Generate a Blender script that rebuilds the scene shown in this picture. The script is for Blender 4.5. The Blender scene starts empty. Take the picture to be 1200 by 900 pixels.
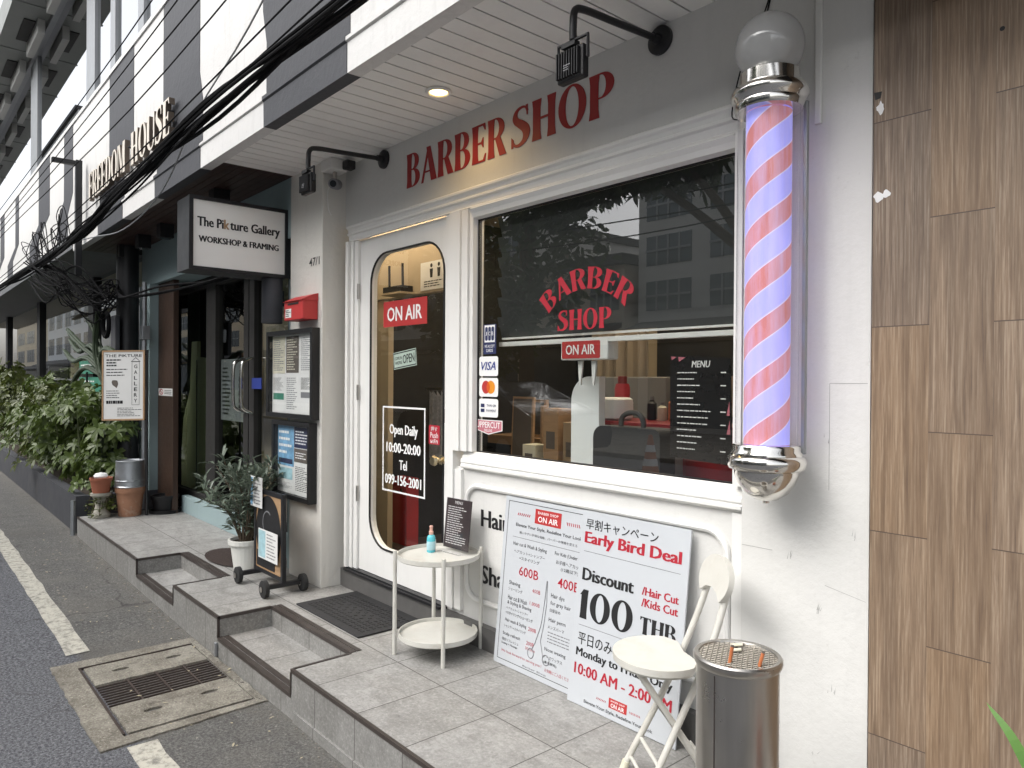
import bpy, bmesh, math, random
from mathutils import Vector, Matrix
from mathutils.geometry import tessellate_polygon
random.seed(7)
SC = bpy.context.scene
COL = SC.collection
R = math.radians
PI = math.pi

# ------------------------------------------------------------------ camera
cam_d = bpy.data.cameras.new("camera")
cam = bpy.data.objects.new("camera", cam_d)
COL.objects.link(cam)
cam_d.sensor_width = 36.0
cam_d.lens = 851.07 * 36.0 / 1200.0
cam_d.clip_start = 0.05
cam_d.clip_end = 800.0
yaw, pitch, roll = R(41.046), R(-.249), R(.4004)
_a = Vector((-math.cos(yaw), math.sin(yaw), 0)); _r = Vector((math.sin(yaw), math.cos(yaw), 0)); _u = Vector((0, 0, 1))
_a2 = _a * math.cos(pitch) + _u * math.sin(pitch); _u2 = -_a * math.sin(pitch) + _u * math.cos(pitch)
_r3 = _r * math.cos(roll) + _u2 * math.sin(roll); _u3 = -_r * math.sin(roll) + _u2 * math.cos(roll)
mw = Matrix.Identity(4)
for i in range(3):
    mw[i][0] = _r3[i]; mw[i][1] = _u3[i]; mw[i][2] = -_a2[i]
mw[0][3], mw[1][3], mw[2][3] = 0.0, -2.15, 1.47
cam.matrix_world = mw
SC.camera = cam

# ------------------------------------------------------------------ sky, sun, exposure
W = bpy.data.worlds.new("World"); SC.world = W; W.use_nodes = True
wn = W.node_tree; bg = wn.nodes["Background"]
sky = wn.nodes.new("ShaderNodeTexSky"); sky.sky_type = 'NISHITA'; sky.sun_disc = False
SUN_EL, SUN_AZ = R(47), R(194)          # azimuth measured like the sky node's rotation
sky.sun_elevation = SUN_EL; sky.sun_rotation = SUN_AZ
sky.air_density = 1.0; sky.dust_density = 4.0; sky.ozone_density = 1.0
hsv = wn.nodes.new("ShaderNodeHueSaturation"); hsv.inputs["Saturation"].default_value = 0.22
wn.links.new(sky.outputs[0], hsv.inputs["Color"]); wn.links.new(hsv.outputs[0], bg.inputs[0])
bg.inputs[1].default_value = 0.15
sd = bpy.data.lights.new("sun", 'SUN'); sun = bpy.data.objects.new("sun", sd); COL.objects.link(sun)
sd.energy = .75; sd.angle = R(60); sd.color = (1.0, .97, .93)
sdir = Vector((math.sin(SUN_AZ) * math.cos(SUN_EL), math.cos(SUN_AZ) * math.cos(SUN_EL), math.sin(SUN_EL)))
sun.rotation_euler = sdir.to_track_quat('Z', 'Y').to_euler()
sun.location = sdir * 30
SC.view_settings.view_transform = 'Standard'; SC.view_settings.look = 'None'
SC.view_settings.gamma = 1.0; SC.view_settings.use_curve_mapping = False
SC.view_settings.exposure = 1.18
SC.cycles.max_bounces = 8; SC.cycles.glossy_bounces = 4; SC.cycles.transparent_max_bounces = 12
SC.cycles.use_denoising = True
SC.cycles.sample_clamp_indirect = 6.0

# ------------------------------------------------------------------ material helpers
class NT:
    def __init__(s, name):
        s.m = bpy.data.materials.new(name); s.m.use_nodes = True
        s.t = s.m.node_tree; s.b = s.t.nodes["Principled BSDF"]; s.out = s.t.nodes["Material Output"]
        s.co = None
    def n(s, typ, ins=None, **props):
        nd = s.t.nodes.new("ShaderNode" + typ)
        for k, v in props.items(): setattr(nd, k, v)
        for k, v in (ins or {}).items(): s.set(nd.inputs[k], v)
        return nd
    def set(s, sock, v):
        if hasattr(v, "is_output") or isinstance(v, bpy.types.NodeSocket): s.t.links.new(v, sock)
        else:
            if isinstance(v, tuple) and len(v) == 3 and sock.type == 'RGBA': v = (*v, 1)
            sock.default_value = v
    def coord(s, scale=(1, 1, 1), loc=(0, 0, 0), rot=(0, 0, 0)):
        if s.co is None: s.co = s.n("NewGeometry").outputs["Position"]
        return s.n("Mapping", {0: s.co, 1: loc, 2: rot, 3: scale}).outputs[0]
    def noise(s, scale, detail=5, rough=.6, stretch=(1, 1, 1), dist=0):
        return s.n("TexNoise", {"Vector": s.coord(stretch), "Scale": scale, "Detail": detail, "Roughness": rough, "Distortion": dist}).outputs["Fac"]
    def ramp(s, fac, a, b, ca=(0, 0, 0), cb=(1, 1, 1)):
        r = s.n("ValToRGB", {0: fac}); e = r.color_ramp.elements
        e[0].position = a; e[1].position = b; e[0].color = (*ca, 1); e[1].color = (*cb, 1)
        return r.outputs[0]
    def mix(s, fac, a, b, blend='MIX'):
        nd = s.n("Mix", data_type='RGBA', blend_type=blend)
        s.set(nd.inputs[0], fac); s.set(nd.inputs[6], a); s.set(nd.inputs[7], b)
        return nd.outputs[2]
    def math(s, op, a, b=0.0, c=0.0):
        nd = s.n("Math", operation=op); s.set(nd.inputs[0], a); s.set(nd.inputs[1], b); s.set(nd.inputs[2], c)
        return nd.outputs[0]
    def xyz(s):
        if s.co is None: s.co = s.n("NewGeometry").outputs["Position"]
        return s.n("SeparateXYZ", {0: s.co}).outputs
    def bump(s, h, strength=.3, dist=.01):
        bm_ = s.n("Bump", {"Height": h, "Strength": strength, "Distance": dist})
        s.t.links.new(bm_.outputs[0], s.b.inputs["Normal"])
    def P(s, **kw):
        for k, v in kw.items(): s.set(s.b.inputs[k.replace("_", " ")], v)
        return s.m

def pm(name, col, rough=.5, metal=0.0, var=.12, scale=6, bump=0.0, bscale=60, dirt=0.0, dirtcol=(.12, .11, .09), rvar=.1, stretch=(1, 1, 1), coat=0.0):
    s = NT(name)
    f = s.noise(scale, stretch=stretch)
    c = s.mix(f, tuple(x * (1 - var) for x in col), tuple(min(1, x * (1 + var)) for x in col))
    if dirt:
        d = s.ramp(s.noise(scale * .6, 8, .72), .5, .8)
        c = s.mix(s.math('MULTIPLY', d, dirt), c, dirtcol)
    s.P(Base_Color=c, Metallic=metal, Roughness=s.math('ADD', s.math('MULTIPLY', s.noise(scale * 2.3), rvar * 2), rough - rvar))
    if coat: s.P(Coat_Weight=coat)
    if bump: s.bump(s.noise(bscale, 6, .65), bump, .01)
    return s.m

def emit(name, col, strength):
    s = NT(name)
    return s.P(Base_Color=(.8, .8, .8), Emission_Color=(*col, 1), Emission_Strength=strength)

def glassmat(name, tint=(.9, .92, .9), f0=.05, rough=0.0):
    """thin glass: tinted see-through plus a mirror share that grows at grazing angles"""
    s = NT(name)
    fc = s.n("LayerWeight", {"Blend": .5}).outputs["Facing"]
    f = s.math('ADD', f0, s.math('MULTIPLY', s.math('POWER', fc, 5.0), 1 - f0))
    tr = s.n("BsdfTransparent", {0: (*tint, 1)}); gl = s.n("BsdfGlossy", {"Color": (1, 1, 1, 1), "Roughness": rough})
    mx = s.n("MixShader", {0: f, 1: tr.outputs[0], 2: gl.outputs[0]})
    s.t.links.new(mx.outputs[0], s.out.inputs[0])
    return s.m

M = {}
def plaster(name, col, dirt=.35, bump=.12, streak=.25):
    s = NT(name)
    f = s.noise(1.7, 6, .6)
    c = s.mix(f, tuple(x * .93 for x in col), col)
    st = s.ramp(s.noise(6, 6, .7, (3, 3, .35)), .52, .78)
    c = s.mix(s.math('MULTIPLY', st, streak), c, tuple(x * .72 for x in col))
    sp = s.ramp(s.noise(26, 5, .75), .64, .74)
    c = s.mix(s.math('MULTIPLY', sp, dirt), c, (.32, .3, .26))
    s.P(Base_Color=c, Roughness=.62)
    h = s.math('ADD', s.noise(34, 6, .6), s.math('MULTIPLY', s.noise(7, 3, .5), 1.5))
    s.bump(h, bump, .012)
    return s.m
M['white_wall'] = plaster('white_wall', (.70, .695, .67), .25, .16)
M['white_paint'] = plaster('white_paint', (.80, .795, .77), .18, .06, .18)
M['pillar'] = plaster('pillar', (.66, .645, .60), .3, .2, .3)
M['soffit_white'] = pm('soffit_white', (.82, .815, .79), .55, var=.04, dirt=.12)
M['fascia_white'] = plaster('fascia_white', (.66, .655, .64), .45, .2, .6)
M['fascia_dark'] = plaster('fascia_dark', (.05, .052, .06), .2, .2, .6)
M['fascia_grey'] = pm('fascia_grey', (.11, .115, .12), .6)
M['black_metal'] = pm('black_metal', (.012, .012, .014), .42, var=.3, bump=.05)
M['black_plastic'] = pm('black_plastic', (.007, .007, .008), .5, var=.2)
M['cable_black'] = pm('cable_black', (.008, .008, .009), .85)
M['cable_black'].node_tree.nodes['Principled BSDF'].inputs['Specular IOR Level'].default_value = .15
M['sign_case'] = pm('sign_case', (.03, .031, .034), .5, var=.2)
M['sign_face'] = pm('sign_face', (.84, .83, .79), .45, var=.06, scale=2)
M['mesh_dark'] = pm('mesh_dark', (.36, .33, .28), .4, .6, var=.4, scale=40)
M['paper_dim'] = pm('paper_dim', (.22, .23, .235), .6, var=.15)
M['letter_side'] = pm('letter_side', (.10, .075, .055), .6, var=.3)
M['teal'] = plaster('teal', (.30, .39, .40), .3, .15, .3)
M['teal_grey'] = plaster('teal_grey', (.17, .21, .22), .2, .12, .25)
M['brown_wood'] = pm('brown_wood', (.05, .027, .017), .5, var=.45, scale=9, stretch=(6, 6, .5), bump=.1)
M['soffit_wood'] = pm('soffit_wood', (.045, .02, .014), .5, var=.5, scale=8, stretch=(.6, 8, 8))
M['chrome'] = pm('chrome', (.72, .70, .66), .12, 1.0, var=.12, scale=14, rvar=.06, dirt=.25, dirtcol=(.2, .17, .12))
M['steel'] = pm('steel', (.46, .44, .41), .3, 1.0, var=.18, scale=5, stretch=(6, 6, .4), rvar=.08, dirt=.25, dirtcol=(.2, .17, .14))
M['galv'] = pm('galv', (.40, .42, .44), .42, .85, var=.22, scale=12, dirt=.2)
M['red'] = pm('red', (.46, .035, .035), .5, var=.06)
M['red_letter'] = pm('red_letter', (.33, .022, .022), .55, var=.18, scale=9)
M['red_dark'] = pm('red_dark', (.22, .012, .018), .35, var=.15)
M['ink'] = pm('ink', (.013, .013, .014), .55, var=.1)
M['ink_grey'] = pm('ink_grey', (.2, .2, .21), .55, var=.1)
M['ink_red'] = pm('ink_red', (.42, .018, .035), .5, var=.06)
M['white_ink'] = pm('white_ink', (.84, .84, .83), .5, var=.03)
M['board_white'] = pm('board_white', (.53, .555, .58), .38, var=.03, dirt=.05)
M['cream_metal'] = pm('cream_metal', (.60, .59, .54), .36, var=.08, scale=14, dirt=.32, dirtcol=(.36, .30, .21))
M['blackboard'] = pm('blackboard', (.014, .012, .012), .28, var=.2)
M['paper'] = pm('paper', (.72, .72, .70), .7, var=.06)
M['paper_cream'] = pm('paper_cream', (.66, .63, .5), .7, var=.06)
M['paper_dark'] = pm('paper_dark', (.12, .1, .085), .7, var=.2)
M['paper_blue'] = pm('paper_blue', (.17, .36, .55), .5, var=.7, scale=22)
M['paper_navy'] = pm('paper_navy', (.02, .025, .07), .5, var=.3)
M['paper_teal'] = pm('paper_teal', (.35, .55, .6), .5, var=.5, scale=25)
M['green_board'] = pm('green_board', (.05, .22, .15), .5, var=.15)
M['gold_letter'] = pm('gold_letter', (.72, .66, .57), .45, .0, var=.2)
M['terracotta'] = pm('terracotta', (.34, .17, .10), .75, var=.3, scale=14, bump=.15, dirt=.85, dirtcol=(.55, .46, .36))
M['terracotta_plain'] = pm('terracotta_plain', (.30, .10, .055), .75, var=.2, scale=10, bump=.1, dirt=.15)
M['stone'] = pm('stone', (.36, .34, .29), .85, var=.3, scale=16, bump=.4, dirt=.4)
M['planter_paint'] = pm('planter_paint', (.05, .052, .06), .7, var=.25, scale=4, bump=.15, dirt=.2, dirtcol=(.2, .19, .17))
M['soil'] = pm('soil', (.04, .03, .02), .95, var=.4, scale=30, bump=.5)
M['pot_white'] = pm('pot_white', (.72, .72, .67), .5, var=.06, dirt=.2)
M['bark'] = pm('bark', (.10, .075, .05), .85, var=.4, scale=20, bump=.4)
M['stem_green'] = pm('stem_green', (.10, .12, .05), .7, var=.3)
M['beige'] = pm('beige', (.72, .63, .48), .8, var=.08, scale=1.2)
M['beige_dark'] = pm('beige_dark', (.52, .45, .36), .8, var=.08)
M['inner_beige'] = pm('inner_beige', (.46, .38, .27), .75, var=.1, scale=2)
M['inner_dark'] = pm('inner_dark', (.016, .015, .014), .7, var=.3)
M['inner_floor'] = pm('inner_floor', (.06, .05, .045), .4, var=.3)
M['cardboard'] = pm('cardboard', (.32, .23, .14), .8, var=.15)
M['wood_light'] = pm('wood_light', (.38, .24, .13), .6, var=.25, scale=8, stretch=(1, 1, 6))
M['grey_panel'] = pm('grey_panel', (.24, .235, .23), .7, var=.1)
M['white_panel'] = pm('white_panel', (.74, .77, .79), .5, var=.03)
M['bag_black'] = pm('bag_black', (.022, .022, .024), .75, var=.25, bump=.2, bscale=200)
M['curtain'] = pm('curtain', (.34, .28, .21), .9, var=.12)
M['rubber'] = pm('rubber', (.02, .02, .021), .75, var=.3, bump=.2)
M['mat_brown'] = pm('mat_brown', (.035, .022, .018), .95, var=.4, scale=40, bump=.4, bscale=220)
M['surf_green'] = pm('surf_green', (.46, .50, .27), .5, var=.12)
M['brass'] = pm('brass', (.62, .52, .34), .28, 1.0, var=.1)
M['mirror_dark'] = pm('mirror_dark', (.02, .02, .02), .06, 0.0, var=.1)
M['orange'] = pm('orange', (.50, .16, .06), .5, var=.1)
M['navy'] = pm('navy', (.02, .028, .1), .5, var=.1)
M['visa_blue'] = pm('visa_blue', (.02, .04, .24), .5, var=.05)
M['card_orange'] = pm('card_orange', (.75, .28, .02), .5, var=.05)
M['card_mid'] = pm('card_mid', (.66, .10, .015), .5, var=.05)
M['pink'] = pm('pink', (.52, .16, .2), .5, var=.08)
M['aqua'] = pm('aqua', (.10, .50, .58), .18, var=.08)
M['peach'] = pm('peach', (.72, .42, .34), .4, var=.08)
M['open_green'] = pm('open_green', (.42, .52, .45), .5, var=.1)
s = NT('concrete')
n1 = s.noise(5, 8, .7); n2 = s.noise(32, 7, .8); n3 = s.noise(100, 4, .8); n4 = s.noise(2.6, 6, .65)
c = s.ramp(n1, .3, .7, (.115, .102, .082), (.30, .285, .24))
c = s.mix(s.math('MULTIPLY', s.ramp(n2, .5, .68), .65), c, (.055, .045, .036))
c = s.mix(s.math('MULTIPLY', s.ramp(n3, .54, .66), .7), c, (.50, .47, .40))
c = s.mix(s.math('MULTIPLY', s.ramp(n3, .34, .44, (1, 1, 1), (0, 0, 0)), .7), c, (.05, .043, .036))
c = s.mix(s.math('MULTIPLY', s.ramp(n4, .5, .66), .55), c, (.075, .06, .048))
s.bump(s.math('ADD', n2, s.math('MULTIPLY', n3, .6)), .7, .006)
M['concrete'] = s.P(Base_Color=c, Roughness=.9)
M['rust'] = pm('rust', (.040, .027, .022), .8, var=.5, scale=18, bump=.3)
M['dark_strip'] = pm('dark_strip', (.045, .036, .032), .45, var=.3, scale=12, dirt=.2, dirtcol=(.2, .18, .16))
M['aluminium'] = pm('aluminium', (.30, .31, .32), .4, .6, var=.1)
M['overhang'] = pm('overhang', (.20, .21, .20), .6, var=.12, scale=2)
M['overhang_light'] = pm('overhang_light', (.42, .42, .40), .6, var=.1, scale=2)
M['roof_tile'] = pm('roof_tile', (.18, .07, .05), .8, var=.3)
M['opp_wall'] = pm('opp_wall', (.62, .61, .58), .85, var=.12, scale=1.5, dirt=.2)
M['opp_dark'] = pm('opp_dark', (.05, .05, .052), .7, var=.2)
M['opp_glass'] = pm('opp_glass', (.10, .13, .15), .12, var=.3, scale=2)
M['car_white'] = pm('car_white', (.74, .74, .74), .22, var=.02, coat=.6)
M['car_grey'] = pm('car_grey', (.07, .072, .078), .2, var=.03, coat=.6)
M['car_glass'] = pm('car_glass', (.02, .022, .025), .05, var=.1)
M['tyre'] = pm('tyre', (.018, .018, .018), .8, var=.2)
M['lamp_warm'] = emit('lamp_warm', (1.0, .66, .22), 1.15)
M['strip_warm'] = emit('strip_warm', (1.0, .74, .36), 7.0)
M['inner_fill_lamp'] = emit('inner_fill_lamp', (1.0, .82, .6), 9.0)
M['glass_door'] = glassmat('glass_door', (.88, .88, .84), .05)
M['glass_window'] = glassmat('glass_window', (.88, .90, .88), .15)
M['glass_clear'] = glassmat('glass_clear', (.98, .98, .99), .03)
M['glass_shop'] = glassmat('glass_shop', (.7, .74, .72), .08)
M['glass_board'] = glassmat('glass_board', (.95, .96, .96), .03)
M['glass_upper'] = glassmat('glass_upper', (.10, .12, .12), .55)
s = NT('globe_glass'); M['globe_glass'] = s.P(Base_Color=s.mix(s.noise(9, 4), (.38, .385, .39), (.52, .52, .51)), Roughness=.12, Coat_Weight=.6, Subsurface_Weight=0.0)

def leafmat(name, c1, c2, trans=.25):
    s = NT(name)
    oi = s.n("ObjectInfo").outputs["Random"]
    c = s.mix(s.noise(9, 3), c1, c2)
    isl = s.n("NewGeometry").outputs["Random Per Island"]
    c = s.mix(s.math('MULTIPLY', isl, .6), c, c2)
    s.P(Base_Color=c, Roughness=.42)
    t = s.n("BsdfTranslucent", {0: c})
    mx = s.n("MixShader", {0: trans, 1: s.b.outputs[0], 2: t.outputs[0]})
    s.t.links.new(mx.outputs[0], s.out.inputs[0])
    return s.m
M['leaf_a'] = leafmat('leaf_a', (.022, .042, .012), (.12, .17, .036))
M['leaf_b'] = leafmat('leaf_b', (.022, .036, .011), (.11, .135, .028))
M['leaf_grey'] = leafmat('leaf_grey', (.045, .066, .042), (.14, .175, .13), .1)
M['leaf_dark'] = leafmat('leaf_dark', (.03, .055, .018), (.06, .10, .03))
M['leaf_blade'] = leafmat('leaf_blade', (.06, .16, .02), (.10, .24, .03))
M['cactus'] = pm('cactus', (.028, .045, .02), .55, var=.35, scale=12)

def mk_tile(name, axis):
    """grey stone tile with thin grout; axis 'floor' uses x,y, 'riser' uses x,z"""
    s = NT(name); x, y, z = s.xyz()
    fx = s.math('FRACT', s.math('DIVIDE', s.math('ADD', x, 2.10 + 33 * 1), .33))
    gx = s.math('LESS_THAN', s.math('ABSOLUTE', s.math('SUBTRACT', fx, .5)), .4935)
    if axis == 'floor':
        fy = s.math('FRACT', s.math('DIVIDE', s.math('ADD', y, .41 + 6.0), .60))
        gy = s.math('LESS_THAN', s.math('ABSOLUTE', s.math('SUBTRACT', fy, .5)), .4965)
        g = s.math('MULTIPLY', gx, gy)
        cell = s.math('ADD', s.math('FLOOR', s.math('DIVIDE', s.math('ADD', x, 35.1), .33)), s.math('MULTIPLY', s.math('FLOOR', s.math('DIVIDE', s.math('ADD', y, 6.41), .6)), 7.3))
    else:
        g = gx
        cell = s.math('FLOOR', s.math('DIVIDE', s.math('ADD', x, 35.1), .33))
    rnd = s.n("TexWhiteNoise", {"W": cell}, noise_dimensions='1D').outputs["Value"]
    stv = (1.2, 2.2, 2.2) if axis == 'floor' else (1.6, 1, .7)
    offs = s.n("CombineXYZ", {0: s.math('MULTIPLY', rnd, 9), 1: s.math('MULTIPLY', rnd, 5)}).outputs[0]
    pos = s.n("VectorMath", {0: s.co, 1: offs}, operation='ADD').outputs[0]
    mp = s.n("Mapping", {0: pos, 3: stv, 2: (0, 0, .5)}).outputs[0]
    n1 = s.n("TexNoise", {"Vector": mp, "Scale": 4.5, "Detail": 9, "Roughness": .66, "Distortion": .8}).outputs["Fac"]
    n2 = s.n("TexNoise", {"Vector": mp, "Scale": 3.2, "Detail": 7, "Roughness": .6, "Distortion": 1.6}).outputs["Fac"]
    vein = s.ramp(s.math('ABSOLUTE', s.math('SUBTRACT', n2, .5)), .0, .014, (1, 1, 1), (0, 0, 0))
    c = s.ramp(n1, .28, .74, (.20, .196, .186), (.43, .425, .41))
    c = s.mix(s.math('MULTIPLY', rnd, .4), c, (.21, .205, .19))
    c = s.mix(s.math('MULTIPLY', vein, .35), c, (.46, .45, .43))
    dirt = s.ramp(s.noise(2.3, 8, .7), .45, .8)
    c = s.mix(s.math('MULTIPLY', dirt, .5), c, (.115, .108, .095))
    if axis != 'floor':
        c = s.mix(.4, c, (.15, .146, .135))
    n5 = s.noise(75, 4, .8); n6 = s.noise(17, 6, .75)
    c = s.mix(s.math('MULTIPLY', s.ramp(n5, .5, .68), .38), c, (.52, .51, .48))
    c = s.mix(s.math('MULTIPLY', s.ramp(n5, .32, .46, (1, 1, 1), (0, 0, 0)), .42), c, (.10, .096, .088))
    c = s.mix(s.math('MULTIPLY', s.ramp(n6, .52, .66), .3), c, (.13, .125, .115))
    c = s.mix(g, (.06, .056, .05), c)
    s.P(Base_Color=c, Roughness=s.math('ADD', .42, s.math('MULTIPLY', n1, .3)))
    s.bump(s.math('ADD', s.math('MULTIPLY', g, 1.0), s.math('MULTIPLY', n1, .35)), .35, .004)
    return s.m
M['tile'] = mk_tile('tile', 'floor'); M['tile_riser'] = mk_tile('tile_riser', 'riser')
M['tile_dark'] = pm('tile_dark', (.11, .107, .103), .45, var=.2, scale=6, stretch=(3, 1, 1), bump=.06)

def mk_wood():
    s = NT('wood_cladding'); x, y, z = s.xyz()
    colf = s.math('DIVIDE', s.math('ADD', x, 30.735), .15)
    ci = s.math('FLOOR', colf)
    fx = s.math('ABSOLUTE', s.math('SUBTRACT', s.math('FRACT', colf), .5))
    odd = s.math('MODULO', ci, 2.0)
    zz = s.math('DIVIDE', s.math('ADD', s.math('ADD', z, 12.0 - .668 + .5765 * 0), s.math('MULTIPLY', odd, .287)), .576)
    zi = s.math('FLOOR', zz)
    fz = s.math('ABSOLUTE', s.math('SUBTRACT', s.math('FRACT', zz), .5))
    gz = s.math('LESS_THAN', fz, .4975); gx = s.math('LESS_THAN', fx, .497)
    cell = s.math('ADD', s.math('MULTIPLY', ci, 3.17), s.math('MULTIPLY', zi, 7.91))
    rnd = s.n("TexWhiteNoise", {"W": cell}, noise_dimensions='1D').outputs["Value"]
    offs = s.n("CombineXYZ", {0: s.math('MULTIPLY', rnd, 13), 2: s.math('MULTIPLY', rnd, 37)}).outputs[0]
    pos = s.n("VectorMath", {0: s.co, 1: offs}, operation='ADD').outputs[0]
    def nz(sc, st, det=6, rg=.6, dist=0.0):
        mp = s.n("Mapping", {0: pos, 3: st}).outputs[0]
        return s.n("TexNoise", {"Vector": mp, "Scale": sc, "Detail": det, "Roughness": rg, "Distortion": dist}).outputs["Fac"]
    g1 = nz(7, (8, 1, .35), 5, .6, .7)
    g2 = nz(26, (8, 1, .22), 4, .7)
    g3 = nz(90, (1.2, 1, 1.0), 3, .6)
    c = s.ramp(g1, .3, .7, (.150, .098, .062), (.31, .222, .150))
    c = s.mix(s.math('MULTIPLY', s.ramp(g2, .5, .64), .7), c, (.42, .33, .24))
    c = s.mix(s.math('MULTIPLY', s.ramp(g2, .32, .47, (1, 1, 1), (0, 0, 0)), .7), c, (.085, .055, .040))
    c = s.mix(s.math('MULTIPLY', g3, .25), c, (.20, .16, .125))
    c = s.mix(s.math('MULTIPLY', rnd, .28), c, (.19, .14, .10))
    g4 = nz(3.2, (5, 1, .16), 4, .55, 1.2)
    c = s.mix(s.math('MULTIPLY', s.ramp(g4, .47, .53), .28), c, (.10, .068, .048))
    c = s.n('HueSaturation', {'Color': c, 'Value': s.math('ADD', .92, s.math('MULTIPLY', rnd, .16)), 'Saturation': s.math('ADD', .9, s.math('MULTIPLY', rnd, .25))}).outputs[0]
    gm = s.math('MULTIPLY', gz, s.math('ADD', .45, s.math('MULTIPLY', gx, .55)))
    c = s.mix(gm, (.085, .06, .045), c)
    s.P(Base_Color=c, Roughness=.5)
    s.bump(s.math('ADD', gm, s.math('MULTIPLY', g2, .12)), .3, .004)
    return s.m
M['wood_clad'] = mk_wood()

def mk_asphalt():
    s = NT('asphalt'); x, y, z = s.xyz()
    sp = s.noise(80, 5, .9); big = s.noise(2.2, 7, .65); mid = s.noise(14, 6, .7)
    new = s.mix(s.ramp(sp, .43, .66), (.028, .030, .038), (.26, .265, .28))
    old = s.mix(s.ramp(sp, .42, .70), (.044, .043, .041), (.26, .255, .24))
    old = s.mix(s.math('MULTIPLY', s.ramp(mid, .4, .7), .45), old, (.05, .048, .045))
    old = s.mix(s.math('MULTIPLY', s.ramp(big, .5, .75), .4), old, (.2, .185, .16))
    edge = s.math('ADD', y, s.math('MULTIPLY', s.math('SUBTRACT', big, .5), .12))
    w = s.ramp(s.math('ADD', edge, 1.37), .0, .05)
    c = s.mix(w, new, old)
    kerb = s.ramp(s.math('ADD', s.math('ADD', y, 1.02), s.math('MULTIPLY', s.math('SUBTRACT', mid, .5), .5)), .05, .3)
    c = s.mix(s.math('MULTIPLY', kerb, .4), c, (.17, .155, .13))
    leaf = s.ramp(s.noise(44, 2, .5), .70, .72)
    c = s.mix(s.math('MULTIPLY', leaf, s.math('MULTIPLY', w, .45)), c, (.42, .40, .34))
    vor = s.n('TexVoronoi', {'Vector': s.n('VectorMath', {0: s.coord(), 1: s.n('VectorMath', {0: s.n('TexNoise', {'Vector': s.coord(), 'Scale': 3.0, 'Detail': 6}).outputs['Color'], 1: (.7, .7, .0)}, operation='MULTIPLY').outputs[0]}, operation='ADD').outputs[0], 'Scale': .9}, feature='DISTANCE_TO_EDGE').outputs['Distance']
    cr = s.math('MULTIPLY', s.ramp(vor, .0, .012, (1, 1, 1), (0, 0, 0)), s.ramp(big, .42, .6))
    c = s.mix(s.math('MULTIPLY', cr, .8), c, (.018, .017, .016))
    stn = s.ramp(s.noise(1.1, 5, .6), .56, .72)
    c = s.mix(s.math('MULTIPLY', stn, .45), c, (.03, .029, .028))
    s.P(Base_Color=c, Roughness=.85)
    s.bump(s.math('ADD', sp, s.math('MULTIPLY', mid, .6)), .6, .006)
    return s.m
M['asphalt'] = mk_asphalt()
s = NT('road_paint')
c = s.mix(s.ramp(s.noise(24, 8, .8), .46, .62), (.50, .48, .41), (.14, .135, .12))
c = s.mix(s.math('MULTIPLY', s.noise(160, 3), .4), c, (.36, .35, .31)); s.bump(s.noise(90, 5, .7), .5, .004)
M['road_paint'] = s.P(Base_Color=c, Roughness=.8)

def mk_stripe(cx, cy):
    s = NT('barber_stripe'); x, y, z = s.xyz()
    ang = s.math('ARCTAN2', s.math('SUBTRACT', y, cy), s.math('SUBTRACT', x, cx))
    ph = s.math('FRACT', s.math('ADD', s.math('SUBTRACT', s.math('DIVIDE', z, .150), s.math('DIVIDE', ang, PI)), 10.0))
    redm = s.math('LESS_THAN', ph, .46)
    ln = s.math('MINIMUM', s.math('ABSOLUTE', s.math('SUBTRACT', ph, .46)), s.math('MINIMUM', ph, s.math('SUBTRACT', 1.0, ph)))
    line = s.math('LESS_THAN', ln, .014)
    c = s.mix(redm, (.33, .33, .82), (.46, .165, .165))
    haze = s.ramp(s.noise(30, 6, .7, (1, 1, .10)), .40, .70)  # upright lavender haze: reflections in the glass painted into the stripe colour
    c = s.mix(s.math('MULTIPLY', haze, .5), c, (.46, .40, .66))
    c = s.mix(s.math('MULTIPLY', line, .7), c, (.62, .56, .78))
    n = s.noise(5, 3)
    s.P(Base_Color=c, Roughness=.35, Emission_Color=c, Emission_Strength=s.math('ADD', .14, s.math('MULTIPLY', n, .26)))
    return s.m
POLE_X, POLE_Y = -1.137, -.150
M['stripe'] = mk_stripe(POLE_X, POLE_Y)

# ------------------------------------------------------------------ geometry helpers
class F:
    """a flat frame: origin, u (right), v (up), n = u x v (towards the viewer)"""
    def __init__(s, o, u=(1, 0, 0), v=(0, 0, 1)):
        s.o = Vector(o); s.u = Vector(u).normalized(); s.v = Vector(v).normalized(); s.n = s.u.cross(s.v).normalized()
    def p(s, a, b, c=0.0): return s.o + s.u * a + s.v * b + s.n * c

ORG = {}
_txt = {}
def text_geo(body, bold=0.0, res=2, shear=0.0, space=1.0):
    k = (body, bold, res, shear, space)
    if k in _txt: return _txt[k]
    c = bpy.data.curves.new('t', 'FONT'); c.body = body; c.offset = bold; c.resolution_u = res; c.shear = shear; c.space_character = space
    o = bpy.data.objects.new('t', c); m = o.to_mesh()
    vs = [(v.co.x, v.co.y) for v in m.vertices]; fs = [tuple(p.vertices) for p in m.polygons]
    o.to_mesh_clear(); bpy.data.objects.remove(o); bpy.data.curves.remove(c)
    if not vs: _txt[k] = ([], []); return _txt[k]
    x0 = min(v[0] for v in vs); x1 = max(v[0] for v in vs); y0 = min(v[1] for v in vs); y1 = max(v[1] for v in vs)
    vs = [((x - x0) / (x1 - x0), (y - y0) / (y1 - y0)) for x, y in vs]
    _txt[k] = (vs, fs); return _txt[k]

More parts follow.
